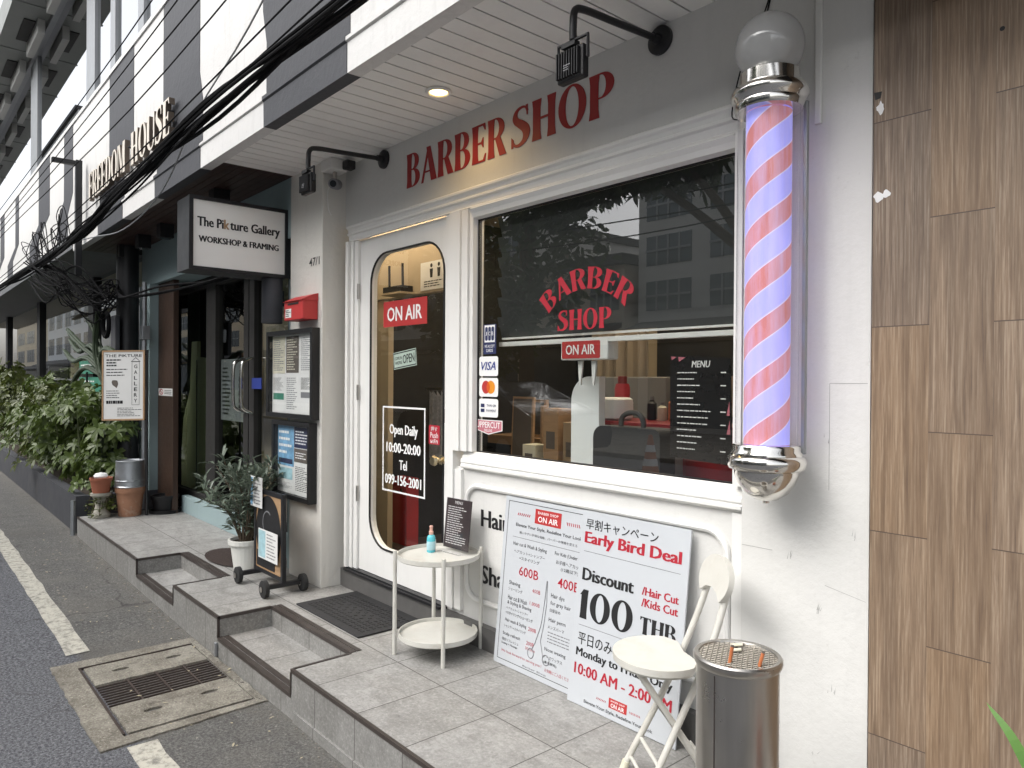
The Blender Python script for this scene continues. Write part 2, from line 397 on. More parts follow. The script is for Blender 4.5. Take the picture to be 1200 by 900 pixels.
class MB:
    def __init__(s): s.bm = bmesh.new()
    def face(s, pts):
        try: return s.bm.faces.new([s.bm.verts.new(Vector(p)) for p in pts])
        except ValueError: return None
    def box(s, x0, x1, y0, y1, z0, z1, bev=0.0):
        c = [(x0, y0, z0), (x1, y0, z0), (x1, y1, z0), (x0, y1, z0), (x0, y0, z1), (x1, y0, z1), (x1, y1, z1), (x0, y1, z1)]
        v = [s.bm.verts.new(p) for p in c]
        fs = [s.bm.faces.new([v[i] for i in q]) for q in ((0, 3, 2, 1), (4, 5, 6, 7), (0, 1, 5, 4), (1, 2, 6, 5), (2, 3, 7, 6), (3, 0, 4, 7))]
        if bev:
            es = list({e for f in fs for e in f.edges})
            bmesh.ops.bevel(s.bm, geom=es, offset=bev, segments=2, affect='EDGES', profile=.5)
        return s
    def fbox(s, fr, a0, a1, b0, b1, c0, c1):
        c = [fr.p(*q) for q in ((a0, b0, c0), (a1, b0, c0), (a1, b0, c1), (a0, b0, c1), (a0, b1, c0), (a1, b1, c0), (a1, b1, c1), (a0, b1, c1))]
        v = [s.bm.verts.new(p) for p in c]
        for q in ((0, 1, 2, 3), (4, 7, 6, 5), (0, 4, 5, 1), (1, 5, 6, 2), (2, 6, 7, 3), (3, 7, 4, 0)): s.bm.faces.new([v[i] for i in q])
        return s
    def poly(s, fr, loops, depth=0.0, off=0.0):
        """filled polygon with holes in frame fr, extruded from off-depth up to off"""
        fl = [p for l in loops for p in l]
        tris = tessellate_polygon([[Vector((p[0], p[1], 0)) for p in l] for l in loops])
        top = [s.bm.verts.new(fr.p(p[0], p[1], off)) for p in fl]
        for t in tris:
            try: s.bm.faces.new([top[i] for i in t])
            except ValueError: pass
        if depth:
            bot = [s.bm.verts.new(fr.p(p[0], p[1], off - depth)) for p in fl]
            for t in tris:
                try: s.bm.faces.new([bot[i] for i in reversed(t)])
                except ValueError: pass
            k = 0
            for l in loops:
                n = len(l)
                for i in range(n):
                    j = (i + 1) % n
                    try: s.bm.faces.new([top[k + i], top[k + j], bot[k + j], bot[k + i]])
                    except ValueError: pass
                k += n
        return s
    def text(s, fr, body, a0, a1, b0, b1, off=.0006, bold=0.0, dil=0.0, shear=0.0, res=2, space=1.0):
        """text filling the rectangle a0..a1 x b0..b1; dil thickens the uprights only"""
        if bold > .007: dil += (bold - .007) * (b1 - b0) * .9; bold = .007
        if ord(max(body)) > 0x2000 or 'M' in body: dil += bold * (b1 - b0) * .6; bold = 0.0
        vs, fs = text_geo(body, bold, res, shear, space)
        ks = (0,) if not dil else (-1, -.33, .33, 1)
        for i, k in enumerate(ks):
            vv = [s.bm.verts.new(fr.p(a0 + dil + x * (a1 - a0 - 2 * dil) + k * dil, b0 + y * (b1 - b0), off + i * .00012)) for x, y in vs]
            for f in fs:
                try: s.bm.faces.new([vv[q] for q in f])
                except ValueError: pass
        return s
    def lathe(s, c, prof, seg=32, axis='Z', caps=True):
        """profile (r, h) turned about a vertical axis through c"""
        rings = []
        for r, h in prof:
            ring = []
            for k in range(seg):
                a = 2 * PI * k / seg
                if axis == 'Z': p = (c[0] + r * math.cos(a), c[1] + r * math.sin(a), c[2] + h)
                elif axis == 'Y': p = (c[0] + r * math.cos(a), c[1] + h, c[2] + r * math.sin(a))
                else: p = (c[0] + h, c[1] + r * math.cos(a), c[2] + r * math.sin(a))
                ring.append(s.bm.verts.new(p))
            rings.append(ring)
        for A, B in zip(rings, rings[1:]):
            for k in range(seg):
                s.bm.faces.new([A[k], A[(k + 1) % seg], B[(k + 1) % seg], B[k]])
        for ring, (r, h) in ((rings[0], prof[0]), (rings[-1], prof[-1])):
            if r > 1e-4 and caps: s.bm.faces.new(ring)
        return s
    def tube(s, pts, r, seg=8, closed=False):
        pts = [Vector(p) for p in pts]; n = len(pts); rings = []
        rs = r if isinstance(r, (list, tuple)) else [r] * n
        prev = None
        for i in range(n):
            if closed: d = pts[(i + 1) % n] - pts[i - 1]
            else: d = pts[min(i + 1, n - 1)] - pts[max(i - 1, 0)]
            d.normalize()
            if prev is None:
                up = Vector((0, 0, 1)) if abs(d.z) < .9 else Vector((0, 1, 0))
            else: up = prev
            x = up.cross(d)
            if x.length < 1e-5: x = Vector((1, 0, 0)).cross(d)
            x.normalize(); y = d.cross(x); prev = y
            rings.append([s.bm.verts.new(pts[i] + (x * math.cos(2 * PI * k / seg) + y * math.sin(2 * PI * k / seg)) * rs[i]) for k in range(seg)])
        pr = list(zip(rings, rings[1:]))
        if closed: pr.append((rings[-1], rings[0]))
        for A, B in pr:
            for k in range(seg): s.bm.faces.new([A[k], A[(k + 1) % seg], B[(k + 1) % seg], B[k]])
        if not closed:
            s.bm.faces.new(list(reversed(rings[0]))); s.bm.faces.new(rings[-1])
        return s
    def sweep(s, prof, x0, x1):
        """closed profile of (y, z) extruded along x"""
        A = [s.bm.verts.new((x0, y, z)) for y, z in prof]; B = [s.bm.verts.new((x1, y, z)) for y, z in prof]
        n = len(prof)
        for i in range(n): s.bm.faces.new([A[i], A[(i + 1) % n], B[(i + 1) % n], B[i]])
        s.bm.faces.new(list(reversed(A))); s.bm.faces.new(B)
        return s
    def ball(s, c, r, sub=2, sc=(1, 1, 1)):
        res = bmesh.ops.create_icosphere(s.bm, subdivisions=sub, radius=r)
        for v in res['verts']: v.co = Vector((v.co.x * sc[0], v.co.y * sc[1], v.co.z * sc[2])) + Vector(c)
        return s
    def build(s, name, mat, parent=None, smooth=False, loc=None):
        base = Vector((0, 0, 0))
        if parent is not None: base = ORG[parent.name]
        elif loc is not None: base = Vector(loc)
        bmesh.ops.recalc_face_normals(s.bm, faces=s.bm.faces[:])
        if base.length: bmesh.ops.translate(s.bm, vec=-base, verts=s.bm.verts[:])
        me = bpy.data.meshes.new(name); s.bm.to_mesh(me); s.bm.free()
        me.materials.append(M[mat] if isinstance(mat, str) else mat)
        if smooth:
            for p in me.polygons: p.use_smooth = True
            try: me.set_sharp_from_angle(angle=R(40))
            except Exception: pass
        o = bpy.data.objects.new(name, me); COL.objects.link(o)
        ORG[o.name] = base
        if parent is not None: o.parent = parent
        elif loc is not None: o.location = base
        return o

def tag(o, label=None, cat=None, group=None, kind=None):
    if label: o["label"] = label
    if cat: o["category"] = cat
    if group: o["group"] = group
    if kind: o["kind"] = kind
    return o
def thing(name, loc, label, cat, group=None):
    o = bpy.data.objects.new(name, None); COL.objects.link(o); o.location = loc; o.empty_display_size = .1
    ORG[o.name] = Vector(loc)
    return tag(o, label, cat, group)
def copy_tree(o, parent=None):
    c = o.copy(); COL.objects.link(c); ORG[c.name] = ORG[o.name]
    if parent is not None: c.parent = parent
    for ch in [x for x in COL.objects if x.parent == o]: copy_tree(ch, c)
    return c

def rrect(x0, x1, y0, y1, r, n=7, rs=None):
    """rounded rectangle, counter-clockwise; rs = radii for bl, br, tr, tl"""
    rs = rs or (r, r, r, r); out = []
    for (cx, cy, a0, q) in ((x0 + rs[0], y0 + rs[0], PI, rs[0]), (x1 - rs[1], y0 + rs[1], 1.5 * PI, rs[1]), (x1 - rs[2], y1 - rs[2], 0, rs[2]), (x0 + rs[3], y1 - rs[3], .5 * PI, rs[3])):
        if q < 1e-5: out.append((cx, cy)); continue
        for k in range(n + 1):
            a = a0 + .5 * PI * k / n; out.append((cx + q * math.cos(a), cy + q * math.sin(a)))
    return out
def circ(cx, cy, rx, ry=None, n=24, a0=0, a1=2 * PI):
    ry = rx if ry is None else ry
    return [(cx + rx * math.cos(a0 + (a1 - a0) * k / n), cy + ry * math.sin(a0 + (a1 - a0) * k / n)) for k in range(n)]
def arc(cx, cy, rx, ry, a0, a1, n=12):
    return [(cx + rx * math.cos(a0 + (a1 - a0) * k / n), cy + ry * math.sin(a0 + (a1 - a0) * k / n)) for k in range(n + 1)]
def rect(x0, x1, y0, y1): return [(x0, y0), (x1, y0), (x1, y1), (x0, y1)]
def spline(pts, n=8):
    pts = [Vector(p) for p in pts]; out = []
    P = [pts[0] * 2 - pts[1]] + pts + [pts[-1] * 2 - pts[-2]]
    for i in range(1, len(P) - 2):
        for k in range(n):
            t = k / n; a, b, c, d = P[i - 1:i + 3]
            out.append(.5 * ((2 * b) + (c - a) * t + (2 * a - 5 * b + 4 * c - d) * t * t + (3 * b - a - 3 * c + d) * t ** 3))
    out.append(pts[-1]); return out

# flared display capitals: a list of strokes, each a list of loops, on a unit height
def stem(x0, x1, f=.02, y0=0, y1=1):
    h = y1 - y0
    return [[(x0 - f, y0), (x1 + f, y0), (x1, y0 + .2 * h), (x1 - .004, y0 + .5 * h), (x1, y1 - .2 * h), (x1 + f, y1), (x0 - f, y1), (x0, y1 - .2 * h), (x0, y0 + .2 * h)]]
def bowl(x0, x1, y0, y1, t=.16, th=.035):
    ym, ry = (y0 + y1) / 2, (y1 - y0) / 2
    o = [(x0, y0)] + arc(x0 + (x1 - x0) * .25, ym, (x1 - x0) * .75, ry, -PI / 2, PI / 2) + [(x0, y1)]
    i = [(x0, y0 + th)] + arc(x0 + (x1 - x0) * .2, ym, (x1 - x0) * .8 - t, ry - th, -PI / 2, PI / 2) + [(x0, y1 - th)]
    return [o + i[::-1]]
def vstroke(pts, ws):
    L, Rr = [], []
    for i, p in enumerate(pts):
        a = pts[max(i - 1, 0)]; b = pts[min(i + 1, len(pts) - 1)]
        dx, dy = b[0] - a[0], b[1] - a[1]; l = math.hypot(dx, dy) or 1
        L.append((p[0] - dy / l * ws[i] / 2, p[1] + dx / l * ws[i] / 2)); Rr.append((p[0] + dy / l * ws[i] / 2, p[1] - dx / l * ws[i] / 2))
    return [L + Rr[::-1]]
def glyph(ch):
    if ch == 'B': return .50, [stem(.02, .18), bowl(.16, .46, .50, 1, .15), bowl(.16, .50, 0, .535, .16)]
    if ch == 'P': return .50, [stem(.02, .19), bowl(.17, .50, .42, 1, .16)]
    if ch == 'R': return .52, [stem(.02, .18), bowl(.16, .48, .46, 1, .15), [[(.22, .47), (.36, .50), (.54, 0), (.35, 0)]]]
    if ch == 'A': return .54, [[[(.0, 0), (.07, 0), (.28, .93), (.23, 1)]], [[(.19, 1), (.33, 1), (.56, 0), (.36, 0)]], [rect(.10, .42, .27, .315)]]
    if ch == 'E': return .42, [stem(.02, .18), [[(.17, 0), (.40, 0), (.43, .20), (.40, .20), (.34, .05), (.17, .05)]], [[(.17, 1), (.40, 1), (.42, .82), (.39, .82), (.33, .95), (.17, .95)]], [[(.17, .48), (.28, .48), (.33, .38), (.35, .38), (.35, .64), (.33, .64), (.28, .53), (.17, .53)]]]
    if ch == 'F': return .40, [stem(.02, .17), [[(.16, 1), (.38, 1), (.40, .82), (.37, .82), (.31, .95), (.16, .95)]], [[(.16, .48), (.27, .48), (.32, .38), (.34, .38), (.34, .64), (.32, .64), (.27, .53), (.16, .53)]]]
    if ch == 'H': return .56, [stem(.02, .20), stem(.38, .54), [rect(.19, .39, .49, .545)]]
    if ch == 'O': return .60, [[circ(.30, .5, .30, .515, 40), circ(.30, .5, .145, .465, 40)]]
    if ch == 'D': return .54, [stem(.02, .18), bowl(.16, .54, 0, 1, .17)]
    if ch == 'U': return .54, [[[(.0, 1), (.0, .3)] + arc(.27, .3, .27, .32, PI, 2 * PI)[1:] + [(.54, 1), (.46, 1), (.46, .3)] + arc(.31, .3, .15, .26, 2 * PI, PI)[1:] + [(.16, 1)]]]
    if ch == 'M': return .72, [stem(.0, .07), stem(.52, .70), [[(.05, 1), (.20, 1), (.42, .12), (.33, .0)]], [[(.33, 0), (.40, .10), (.56, 1), (.50, 1)]]]
    if ch == '1': return .26, [[[(.0, .80), (.09, 1), (.235, 1), (.225, .8), (.222, .2), (.235, 0), (.03, 0), (.04, .2), (.04, .80)]]]
    if ch == '0': return .56, [[circ(.28, .5, .28, .515, 40), circ(.28, .5, .115, .455, 40)]]
    if ch == 'T': return .50, [stem(.16, .34, .015), [[(.0, 1), (.50, 1), (.50, .80), (.47, .80), (.42, .94), (.08, .94), (.03, .80), (.0, .80)]]]
    if ch == 'S':
        pts = [(.40, .84), (.36, .94), (.26, .975), (.14, .92), (.09, .78), (.13, .66), (.24, .55), (.35, .42), (.38, .27), (.33, .12), (.21, .03), (.09, .05), (.02, .17)]
        sp = spline([(x, y, 0) for x, y in pts], 4); n = len(sp)
        ws = [.05 + .15 * math.exp(-((i / (n - 1) - .55) / .24) ** 2) for i in range(n)]
        return .46, [vstroke([(p.x, p.y) for p in sp], ws), [[(.36, 1.0), (.41, 1.0), (.41, .74), (.385, .74)]], [[(.0, 0), (.045, 0), (.06, .2), (.0, .28)]]]
    return .3, []
def display_text(mb, fr, body, a0, a1, b0, b1, depth=.002, gap=.06, space=.26, warp=None):
    w = 0; lay = []
    for ch in body:
        if ch == ' ': w += space; continue
        gw, st = glyph(ch); lay.append((w, st)); w += gw + gap
    w -= gap; sx = (a1 - a0) / w; sy = b1 - b0; k = 0
    for x0, st in lay:
        for loops in st:
            k += 1
            LL = [[(a0 + (x0 + x) * sx, b0 + y * sy) for x, y in l] for l in loops]
            if warp: LL = [[warp(*p) for p in l] for l in LL]
            mb.poly(fr, LL, depth, depth + (k % 4) * .0002)
FY = lambda y: F((0, y, 0))            # facing the street at depth y, coordinates are world x and z
def bars(mb, fr, a0, a1, b0, b1, rows, off=.0008, fill=.45, seed=0, ragged=True, words=True):
    rg = random.Random(seed); h = (b1 - b0) / rows
    for i in range(rows):
        y = b1 - (i + .5) * h; x = a0; end = a0 + (a1 - a0) * (rg.uniform(.55, 1) if ragged else 1)
        while x < end - .002:
            w = rg.uniform(.06, .2) * (a1 - a0) if words else (a1 - a0)
            mb.poly(fr, [rect(x, min(x + w, end), y - h * fill / 2, y + h * fill / 2)], 0, off)
            x += w + .025 * (a1 - a0)

# ================================================================== SETTING
ZS = .216                                # top of the tiled landing
def road_h(x): return .0145 * min(max(-x - 4.3, 0), 3.2)
mb = MB()
xs = [-90, -60, -40, -25, -18, -14, -11, -9, -8, -7.5, -7, -6.5, -6, -5.5, -5, -4.5, -4.3, -3.5, -2, 0, 4, 10, 25, 60]
ys = [-90, -40, -20, -9, -6, -3, -1.5, -.6, .2, 3, 20, 90]
G = [[mb.bm.verts.new((x, y, road_h(x))) for y in ys] for x in xs]
for i in range(len(xs) - 1):
    for j in range(len(ys) - 1): mb.bm.faces.new([G[i][j], G[i + 1][j], G[i + 1][j + 1], G[i][j + 1]])
tag(mb.build('road', 'asphalt'), kind='structure')

def strip_on_road(mb, x0, x1, y0, y1, h, wob=.012, n=14, seed=1):
    rg = random.Random(seed)
    xsn = [x0 + (x1 - x0) * k / n for k in range(n + 1)]
    A = [Vector((x + (rg.uniform(-wob, wob) if k in (0, n) else 0), y0 + rg.uniform(-wob, wob), road_h(x) + h)) for k, x in enumerate(xsn)]
    B = [Vector((x + (rg.uniform(-wob, wob) if k in (0, n) else 0), y1 + rg.uniform(-wob, wob), road_h(x) + h)) for k, x in enumerate(xsn)]
    for k in range(n): mb.face([A[k], A[k + 1], B[k + 1], B[k]])
mb = MB()
strip_on_road(mb, -16.0, -4.41, -1.405, -1.295, .005, .006, 60, 2)
strip_on_road(mb, -3.16, -1.0, -1.408, -1.296, .005, .006, 16, 3)
strip_on_road(mb, 0.4, 3.2, -1.408, -1.296, .005, .006, 16, 4)
tag(mb.build('road_marking', 'road_paint'), kind='structure')

# tiled landing with two cut-in steps
def notch(x): return (-5.49 < x < -4.655) or (-3.885 < x < -2.985)
YF, YB = -.805, .35
mb = MB()
segs = [(-7.50, -5.49, 0), (-5.49, -4.655, 1), (-4.655, -3.885, 0), (-3.885, -2.985, 1), (-2.985, 2.6, 0)]
for x0, x1, nt in segs:
    y0 = -.515 if nt else YF
    mb.face([(x0, y0, ZS), (x1, y0, ZS), (x1, YB, ZS), (x0, YB, ZS)])
    if nt:
        mb.face([(x0, YF, .108), (x1, YF, .108), (x1, -.515, .108), (x0, -.515, .108)])
pav = tag(mb.build('pavement', 'tile'), kind='structure')
mb = MB()
for x0, x1, nt in segs:
    zt = .108 if nt else ZS
    mb.face([(x0, YF, -.06), (x1, YF, -.06), (x1, YF, zt), (x0, YF, zt)])
    if nt:
        mb.face([(x0, -.515, .108), (x1, -.515, .108), (x1, -.515, ZS), (x0, -.515, ZS)])
        mb.face([(x0, YF, .108), (x0, -.515, .108), (x0, -.515, ZS), (x0, YF, ZS)])
        mb.face([(x1, YF, .108), (x1, -.515, .108), (x1, -.515, ZS), (x1, YF, ZS)])
mb.face([(-7.5, YF, -.06), (-7.5, YB, -.06), (-7.5, YB, ZS), (-7.5, YF, ZS)])
mb.box(-2.95, 2.6, YF - .008, YF + .004, -.06, .045)
mb.build('riser', 'tile_riser', pav)
mb = MB()
for x0, x1, nt in segs:                   # dark edge trims
    if not nt:
        mb.box(x0 + .0, x1 - .0, YF - .004, YF + .010, ZS - .012, ZS + .0035)
    else:
        mb.box(x0 + .002, x1 - .002, YF - .004, YF + .022, .108 - .014, .1115)
        mb.box(x0 + .002, x1 - .002, YF + .027, YF + .055, .106, .1115)
        mb.box(x0 + .002, x1 - .002, -.519, -.490, ZS - .014, ZS + .0035)
        mb.box(x0 + .002, x1 - .002, -.485, -.462, ZS - .004, ZS + .0035)
        mb.box(x0 - .010, x0 + .004, YF + .011, -.520, ZS - .012, ZS + .0035)
        mb.box(x1 - .004, x1 + .010, YF + .011, -.520, ZS - .012, ZS + .0035)
        mb.box(x0 - .004, x0 + .004, YF - .005, YF + .008, .108, ZS - .012)
        mb.box(x1 - .004, x1 + .004, YF - .005, YF + .008, .108, ZS - .012)
mb.build('step_edging', 'dark_strip', pav)

# opposite pavement (seen only in the reflections)
mb = MB(); mb.box(-60, 30, -14, -8.2, -.05, .13)
tag(mb.build('far_pavement', 'concrete'), kind='structure')

# ================================================================== BUILDINGS
# ---- the barber shop front
shop = thing('barber_shop', (-2.45, 0, ZS), "white single storey barber shop front with panelled door and large blind covered window", 'shop')
mb = MB()
mb.box(-4.03, -1.300, 0, .15, 2.396, 2.95)
mb.box(-1.300, -.893, -.014, .15, -.05, 2.95)
mb.box(-3.967, -3.965, .02, .15, .216, 2.396)
mb.box(-2.965, -1.302, .010, .15, .216, 1.045)
mb.build('wall', 'white_wall', shop)
mb = MB(); mb.box(-4.477, -4.030, -.153, .15, ZS, 2.775, .004)
pil = mb.build('pillar', 'pillar', shop)
mb = MB()
# cornice over door and window
mb.sweep([(.0, 2.398), (-.018, 2.396), (-.028, 2.388), (-.028, 2.378), (-.018, 2.370), (-.014, 2.354), (-.022, 2.349), (-.022, 2.341), (-.012, 2.334), (-.008, 2.308), (-.016, 2.300), (.0, 2.300)], -3.969, -1.302)
mb.sweep([(.0, 2.298), (-.018, 2.298), (-.022, 2.290), (-.010, 2.272), (-.004, 2.252), (.028, 2.246), (.06, 2.246), (.06, 2.298)], -2.760, -1.334)
# uprights
for x0, x1, y in ((-3.967, -3.938, -.034), (-3.936, -3.905, -.016), (-3.903, -3.862, -.006), (-2.972, -2.935, -.008), (-2.933, -2.890, -.018), (-2.888, -2.835, -.026), (-2.833, -2.785, -.016), (-2.783, -2.756, -.004)):
    mb.box(x0, x1, y, .06, .345 if x1 < -2.885 else 1.128, 2.2985)
mb.box(-2.888, -2.835, -.008, .03, .345, 1.035)
mb.box(-1.332, -1.303, -.020, .06, 1.128, 2.2985)
# sill mouldings
mb.sweep([(.06, 1.126), (.02, 1.126), (.008, 1.122), (.006, 1.108), (-.002, 1.104), (-.002, 1.092), (-.010, 1.088), (-.012, 1.074), (-.008, 1.066), (-.014, 1.060), (-.014, 1.050), (.012, 1.036), (.06, 1.036)], -2.834, -1.303)
mb.box(-1.345, -1.303, .0, .0095, .323, 1.034)
mb.build('moulding', 'white_paint', shop)
mb = MB()
pts = [(x, .003, z) for x, z in rrect(-2.80, -1.362, .425, .966, .085, 8)]
mb.tube(pts, .0125, 8, True)
mb.build('panel_moulding', 'white_paint', shop, True)
mb = MB(); mb.box(-4.03, -3.985, -.022, .02, ZS, .322); mb.box(-3.983, -1.312, -.026, -.0145, ZS, .322)
mb.box(-2.96, -1.3125, -.0143, .0095, ZS, .3215)
mb.build('baseboard', 'tile_dark', shop)
mb = MB(); mb.box(-3.965, -2.968, -.040, .06, .323, .336); mb.box(-3.965, -2.968, -.024, .06, .336, .344)
mb.build('threshold', 'black_metal', shop)
mb = MB()
for k in range(37):
    x = -4.445 + .0975 * k
    mb.box(x, x + .0895, -.655, .0, 2.772, 2.7795)
cl = mb.build('ceiling', 'soffit_white', shop)
mb = MB(); mb.box(-4.45, -.84, -.650, .0, 2.780, 2.81); mb.build('ceiling_void', 'inner_dark', shop)
# window
fr = FY(.030)
mb = MB(); mb.poly(fr, [rect(-2.757, -1.332, 1.126, 2.247)]); win = mb.build('window', 'glass_window', shop)
mb = MB(); mb.poly(FY(.026), [rect(-2.757, -1.332, 1.126, 2.247), list(reversed(rect(-2.750, -1.338, 1.131, 2.242)))], .02)
mb.build('frame', 'black_plastic', win)
# door
mb = MB()
hole = rrect(-3.735, -3.005, .510, 2.192, .17, 8)
mb.poly(FY(.010), [rect(-3.860, -2.974, .346, 2.2985), list(reversed(hole))], .04)
door = mb.build('door', 'white_paint', shop)
mb = MB(); mb.poly(FY(.030), [rrect(-3.74, -3.0, .505, 2.197, .175, 8)]); mb.build('glass', 'glass_door', door)
mb = MB(); pts = [(x, .008, z) for x, z in hole]; mb.tube(pts, .006, 6, True); mb.build('bead', 'black_plastic', door)
mb = MB(); mb.lathe((-3.018, .010, 1.065), [(.026, 0), (.026, -.006), (.011, -.010), (.011, -.03), (.022, -.036), (.028, -.05), (.022, -.064), (.0, -.067)], 20, 'Y')
mb.build('knob', 'brass', door, True)
mb = MB()
for z in (.75, 1.35, 1.95): mb.lathe((-3.862, -.004, z), [(.008, 0), (.008, .09)], 10)
mb.build('hinge', 'steel', door, True)
mb = MB(); mb.box(-2.985, -2.970, -.004, .009, 1.255, 1.325, .002); mb.build('latch', 'dark_strip', door)
# room behind the glass
mb = MB()
mb.box(-6.3, -.90, 3.0, 3.1, .25, 2.9); mb.box(-6.4, -6.3, .3, 3.1, .25, 2.9)
mb.box(-6.3, -.9, .16, 3.0, 2.70, 2.76)
mb.box(-6.3, -5.30, .42, .46, .3, 2.69); mb.box(-5.30, -3.30, .44, .50, 2.02, 2.69)
mb.box(-5.29, -4.28, .46, .50, .31, 2.018)
mb.build('inner_wall', 'inner_beige', shop)
mb = MB(); mb.box(-6.3, -.9, .15, 3.0, .24, .31); mb.build('inner_floor', 'inner_floor', shop)
mb = MB(); mb.box(-1.04, -.94, .2, 3.0, .31, 2.69); mb.box(-4.95, -4.35, 2.86, 2.95, .35, 2.0); mb.box(-3.9, -1.05, 2.9, 2.96, .35, 2.6); mb.build('dark_panel', 'inner_dark', shop)
for x0, x1, y0, y1 in ((-3.7, -2.4, 1.3, 1.6), (-5.6, -4.6, 1.6, 1.9), (-4.9, -3.4, .20, .28), (-2.6, -1.5, .55, .75)):  # unseen ceiling lamps, added to brighten the room and the beam inside the door
    mb = MB(); mb.box(x0, x1, y0, y1, 2.66, 2.69); mb.build('lamp', 'inner_fill_lamp', shop)

mb = MB(); rg = random.Random(14)
for cx_, cz_, n_, L_ in ((-1.035, .78, 6, .03), (-1.0, .55, 5, .025), (-1.02, 1.30, 3, .02), (-1.13, .93, 4, .03), (-.93, 1.02, 3, .02), (-1.05, .35, 3, .02)):
    for k in range(n_):
        x, z = cx_ + rg.uniform(-.012, .012), cz_ + rg.uniform(-.012, .012); l = L_ * rg.uniform(.4, 1)
        mb.poly(FY(-.0145), [[(x, z), (x + .0016, z), (x + .010 * rg.uniform(0, 1), z + l)]], 0, .0004)
mb.poly(FY(-.0145), [rect(-1.298, -1.19, .9385, .9400)], 0, .0004); mb.poly(FY(-.0145), [rect(-1.01, -.90, 1.4685, 1.470)], 0, .0004); mb.poly(FY(-.0145), [rect(-1.011, -1.0095, 1.15, 1.4685)], 0, .0004)
mb.poly(FY(-.0145), [[(-1.02, .865), (-.90, .842), (-.90, .8412), (-1.02, .8635)]], 0, .0004)
mb.build('scuff_mark', pm('scuff', (.34, .34, .33), .7), shop)

# red lettering on the wall
mb = MB(); display_text(mb, FY(-.001), "BARBER", -3.345, -2.522, 2.505, 2.685, .0022)
display_text(mb, FY(-.001), "SHOP", -2.482, -1.875, 2.515, 2.690, .0022)
tag(mb.build('wall_lettering', 'red_letter', loc=(-2.6, 0, 2.5)), "large dark red capitals reading BARBER SHOP on the white wall above the window", 'lettering')

# ---- neighbour gallery
gal = thing('gallery_shop', (-6.2, 0, ZS), "dark glazed gallery entrance with teal walls between the white pillar and the black pole", 'shop')
mb = MB()
mb.box(-8.05, -4.479, -.14, .1, 2.39, 2.79)
mb.box(-7.98, -7.62, -.18, -.04, ZS, 2.388, .006)
mb.box(-4.62, -4.479, -.10, .4, ZS, 2.388)
mb.build('wall', 'teal', gal)
mb = MB(); mb.box(-7.20, -4.62, .0, .06, ZS, .372, .004); mb.build('kerb', 'teal', gal)
mb = MB(); mb.box(-7.618, -7.14, -.10, -.05, ZS, 2.388, .004); mb.build('post', 'brown_wood', gal)
mb = MB()
for x0, x1 in ((-6.80, -6.56), (-5.90, -5.80), (-5.78, -5.68), (-5.05, -4.90), (-7.80, -7.75)): mb.box(x0, x1, .085, .15, .30, 2.388)
mb.box(-7.80, -4.62, .09, .145, 2.30, 2.387); mb.box(-7.80, -4.62, .09, .145, .25, .40)
mb.build('door_frame', 'inner_dark', gal)
mb = MB()
mb.poly(FY(.12), [rect(-7.75, -6.8, .4, 2.3)]); mb.poly(FY(.12), [rect(-6.56, -5.9, .4, 2.3)]); mb.poly(FY(.12), [rect(-5.68, -5.05, .4, 2.3)])
mb.build('glass', 'glass_shop', gal)
for sx in (-5.875, -5.705):
    mb = MB(); mb.tube(spline([(sx, .085, 1.20), (sx, .02, 1.23), (sx, -.005, 1.29), (sx, -.005, 1.55), (sx, .02, 1.61), (sx, .085, 1.64)], 5), .013, 10)
    mb.build('handle', 'chrome', gal, True)
mb = MB(); mb.box(-10.4, -4.48, 2.4, 2.5, .0, 2.9); mb.box(-8.4, -8.3, .1, 2.4, 0, 2.9); mb.box(-4.56, -4.48, .4, 2.4, 0, 2.9); mb.box(-8.3, -4.56, .15, 2.4, 2.45, 2.5)
mb.build('inner_wall', 'inner_dark', gal)
mb = MB()
for k in range(9):
    y = -.65 + .056 * k; mb.box(-8.50, -4.453, y, y + .052, 2.774, 2.79)
mb.box(-8.50, -4.453, -.65, -.14, 2.7915, 2.80)
mb.build('ceiling', 'soffit_wood', gal)

# ---- upper storey with painted stripes
up = thing('striped_building', (-7, -.6, 2.8), "upper storey painted in black and white stripes with tall windows under a dark overhang", 'building')
ZK = 3.30
mb = MB()
mb.box(-24, 3, -.65, -.50, 2.90, 4.08)
mb.box(-24, 3, -.662, -.60, 4.08, 4.115)
mb.sweep([(-.62, 2.895), (-.666, 2.895), (-.674, 2.90), (-.674, 2.915), (-.666, 2.922), (-.65, 2.930), (-.62, 2.930)], -8.55, 3)
mb.box(-8.55, 3, -.664, -.60, 2.765, 2.894)
mb.build('wall', 'fascia_white', up)
def stripe_poly(t0, t1, b0, b1, z0=2.936):
    return [(b0, z0), (b1, z0), (b1, ZK - .1), (t1, ZK + .08), (t1, 4.079), (t0, 4.079), (t0, ZK + .08), (b0, ZK - .1)]
pairs = [(-3.71, -2.79, -3.66, -2.78), (-5.47, -4.70, -5.62, -4.64), (-7.06, -6.26, -7.42, -6.54), (-9.12, -8.64, -9.5, -8.9), (-10.78, -10.0, -11.5, -10.75), (-12.85, -12.5, -13.7, -13.1), (-14.6, -14.1, -15.4, -14.9), (-1.9, -1.0, -1.85, -.95), (.4, 1.4, .4, 1.4)]
for t0, t1, b0, b1 in pairs:
    z0 = 2.936; mb = MB()
    mb.poly(FY(-.65), [stripe_poly(t0, t1, b0, b1, z0)], .003, .003)
    if b0 > -8.5:
        mb.sweep([(-.662, 2.764), (-.667, 2.762), (-.6685, 2.89), (-.677, 2.899), (-.677, 2.917), (-.668, 2.924), (-.653, 2.932), (-.60, 2.932), (-.60, 2.764)], b0, b1)
    mb.build('dark_stripe', 'fascia_dark', up)
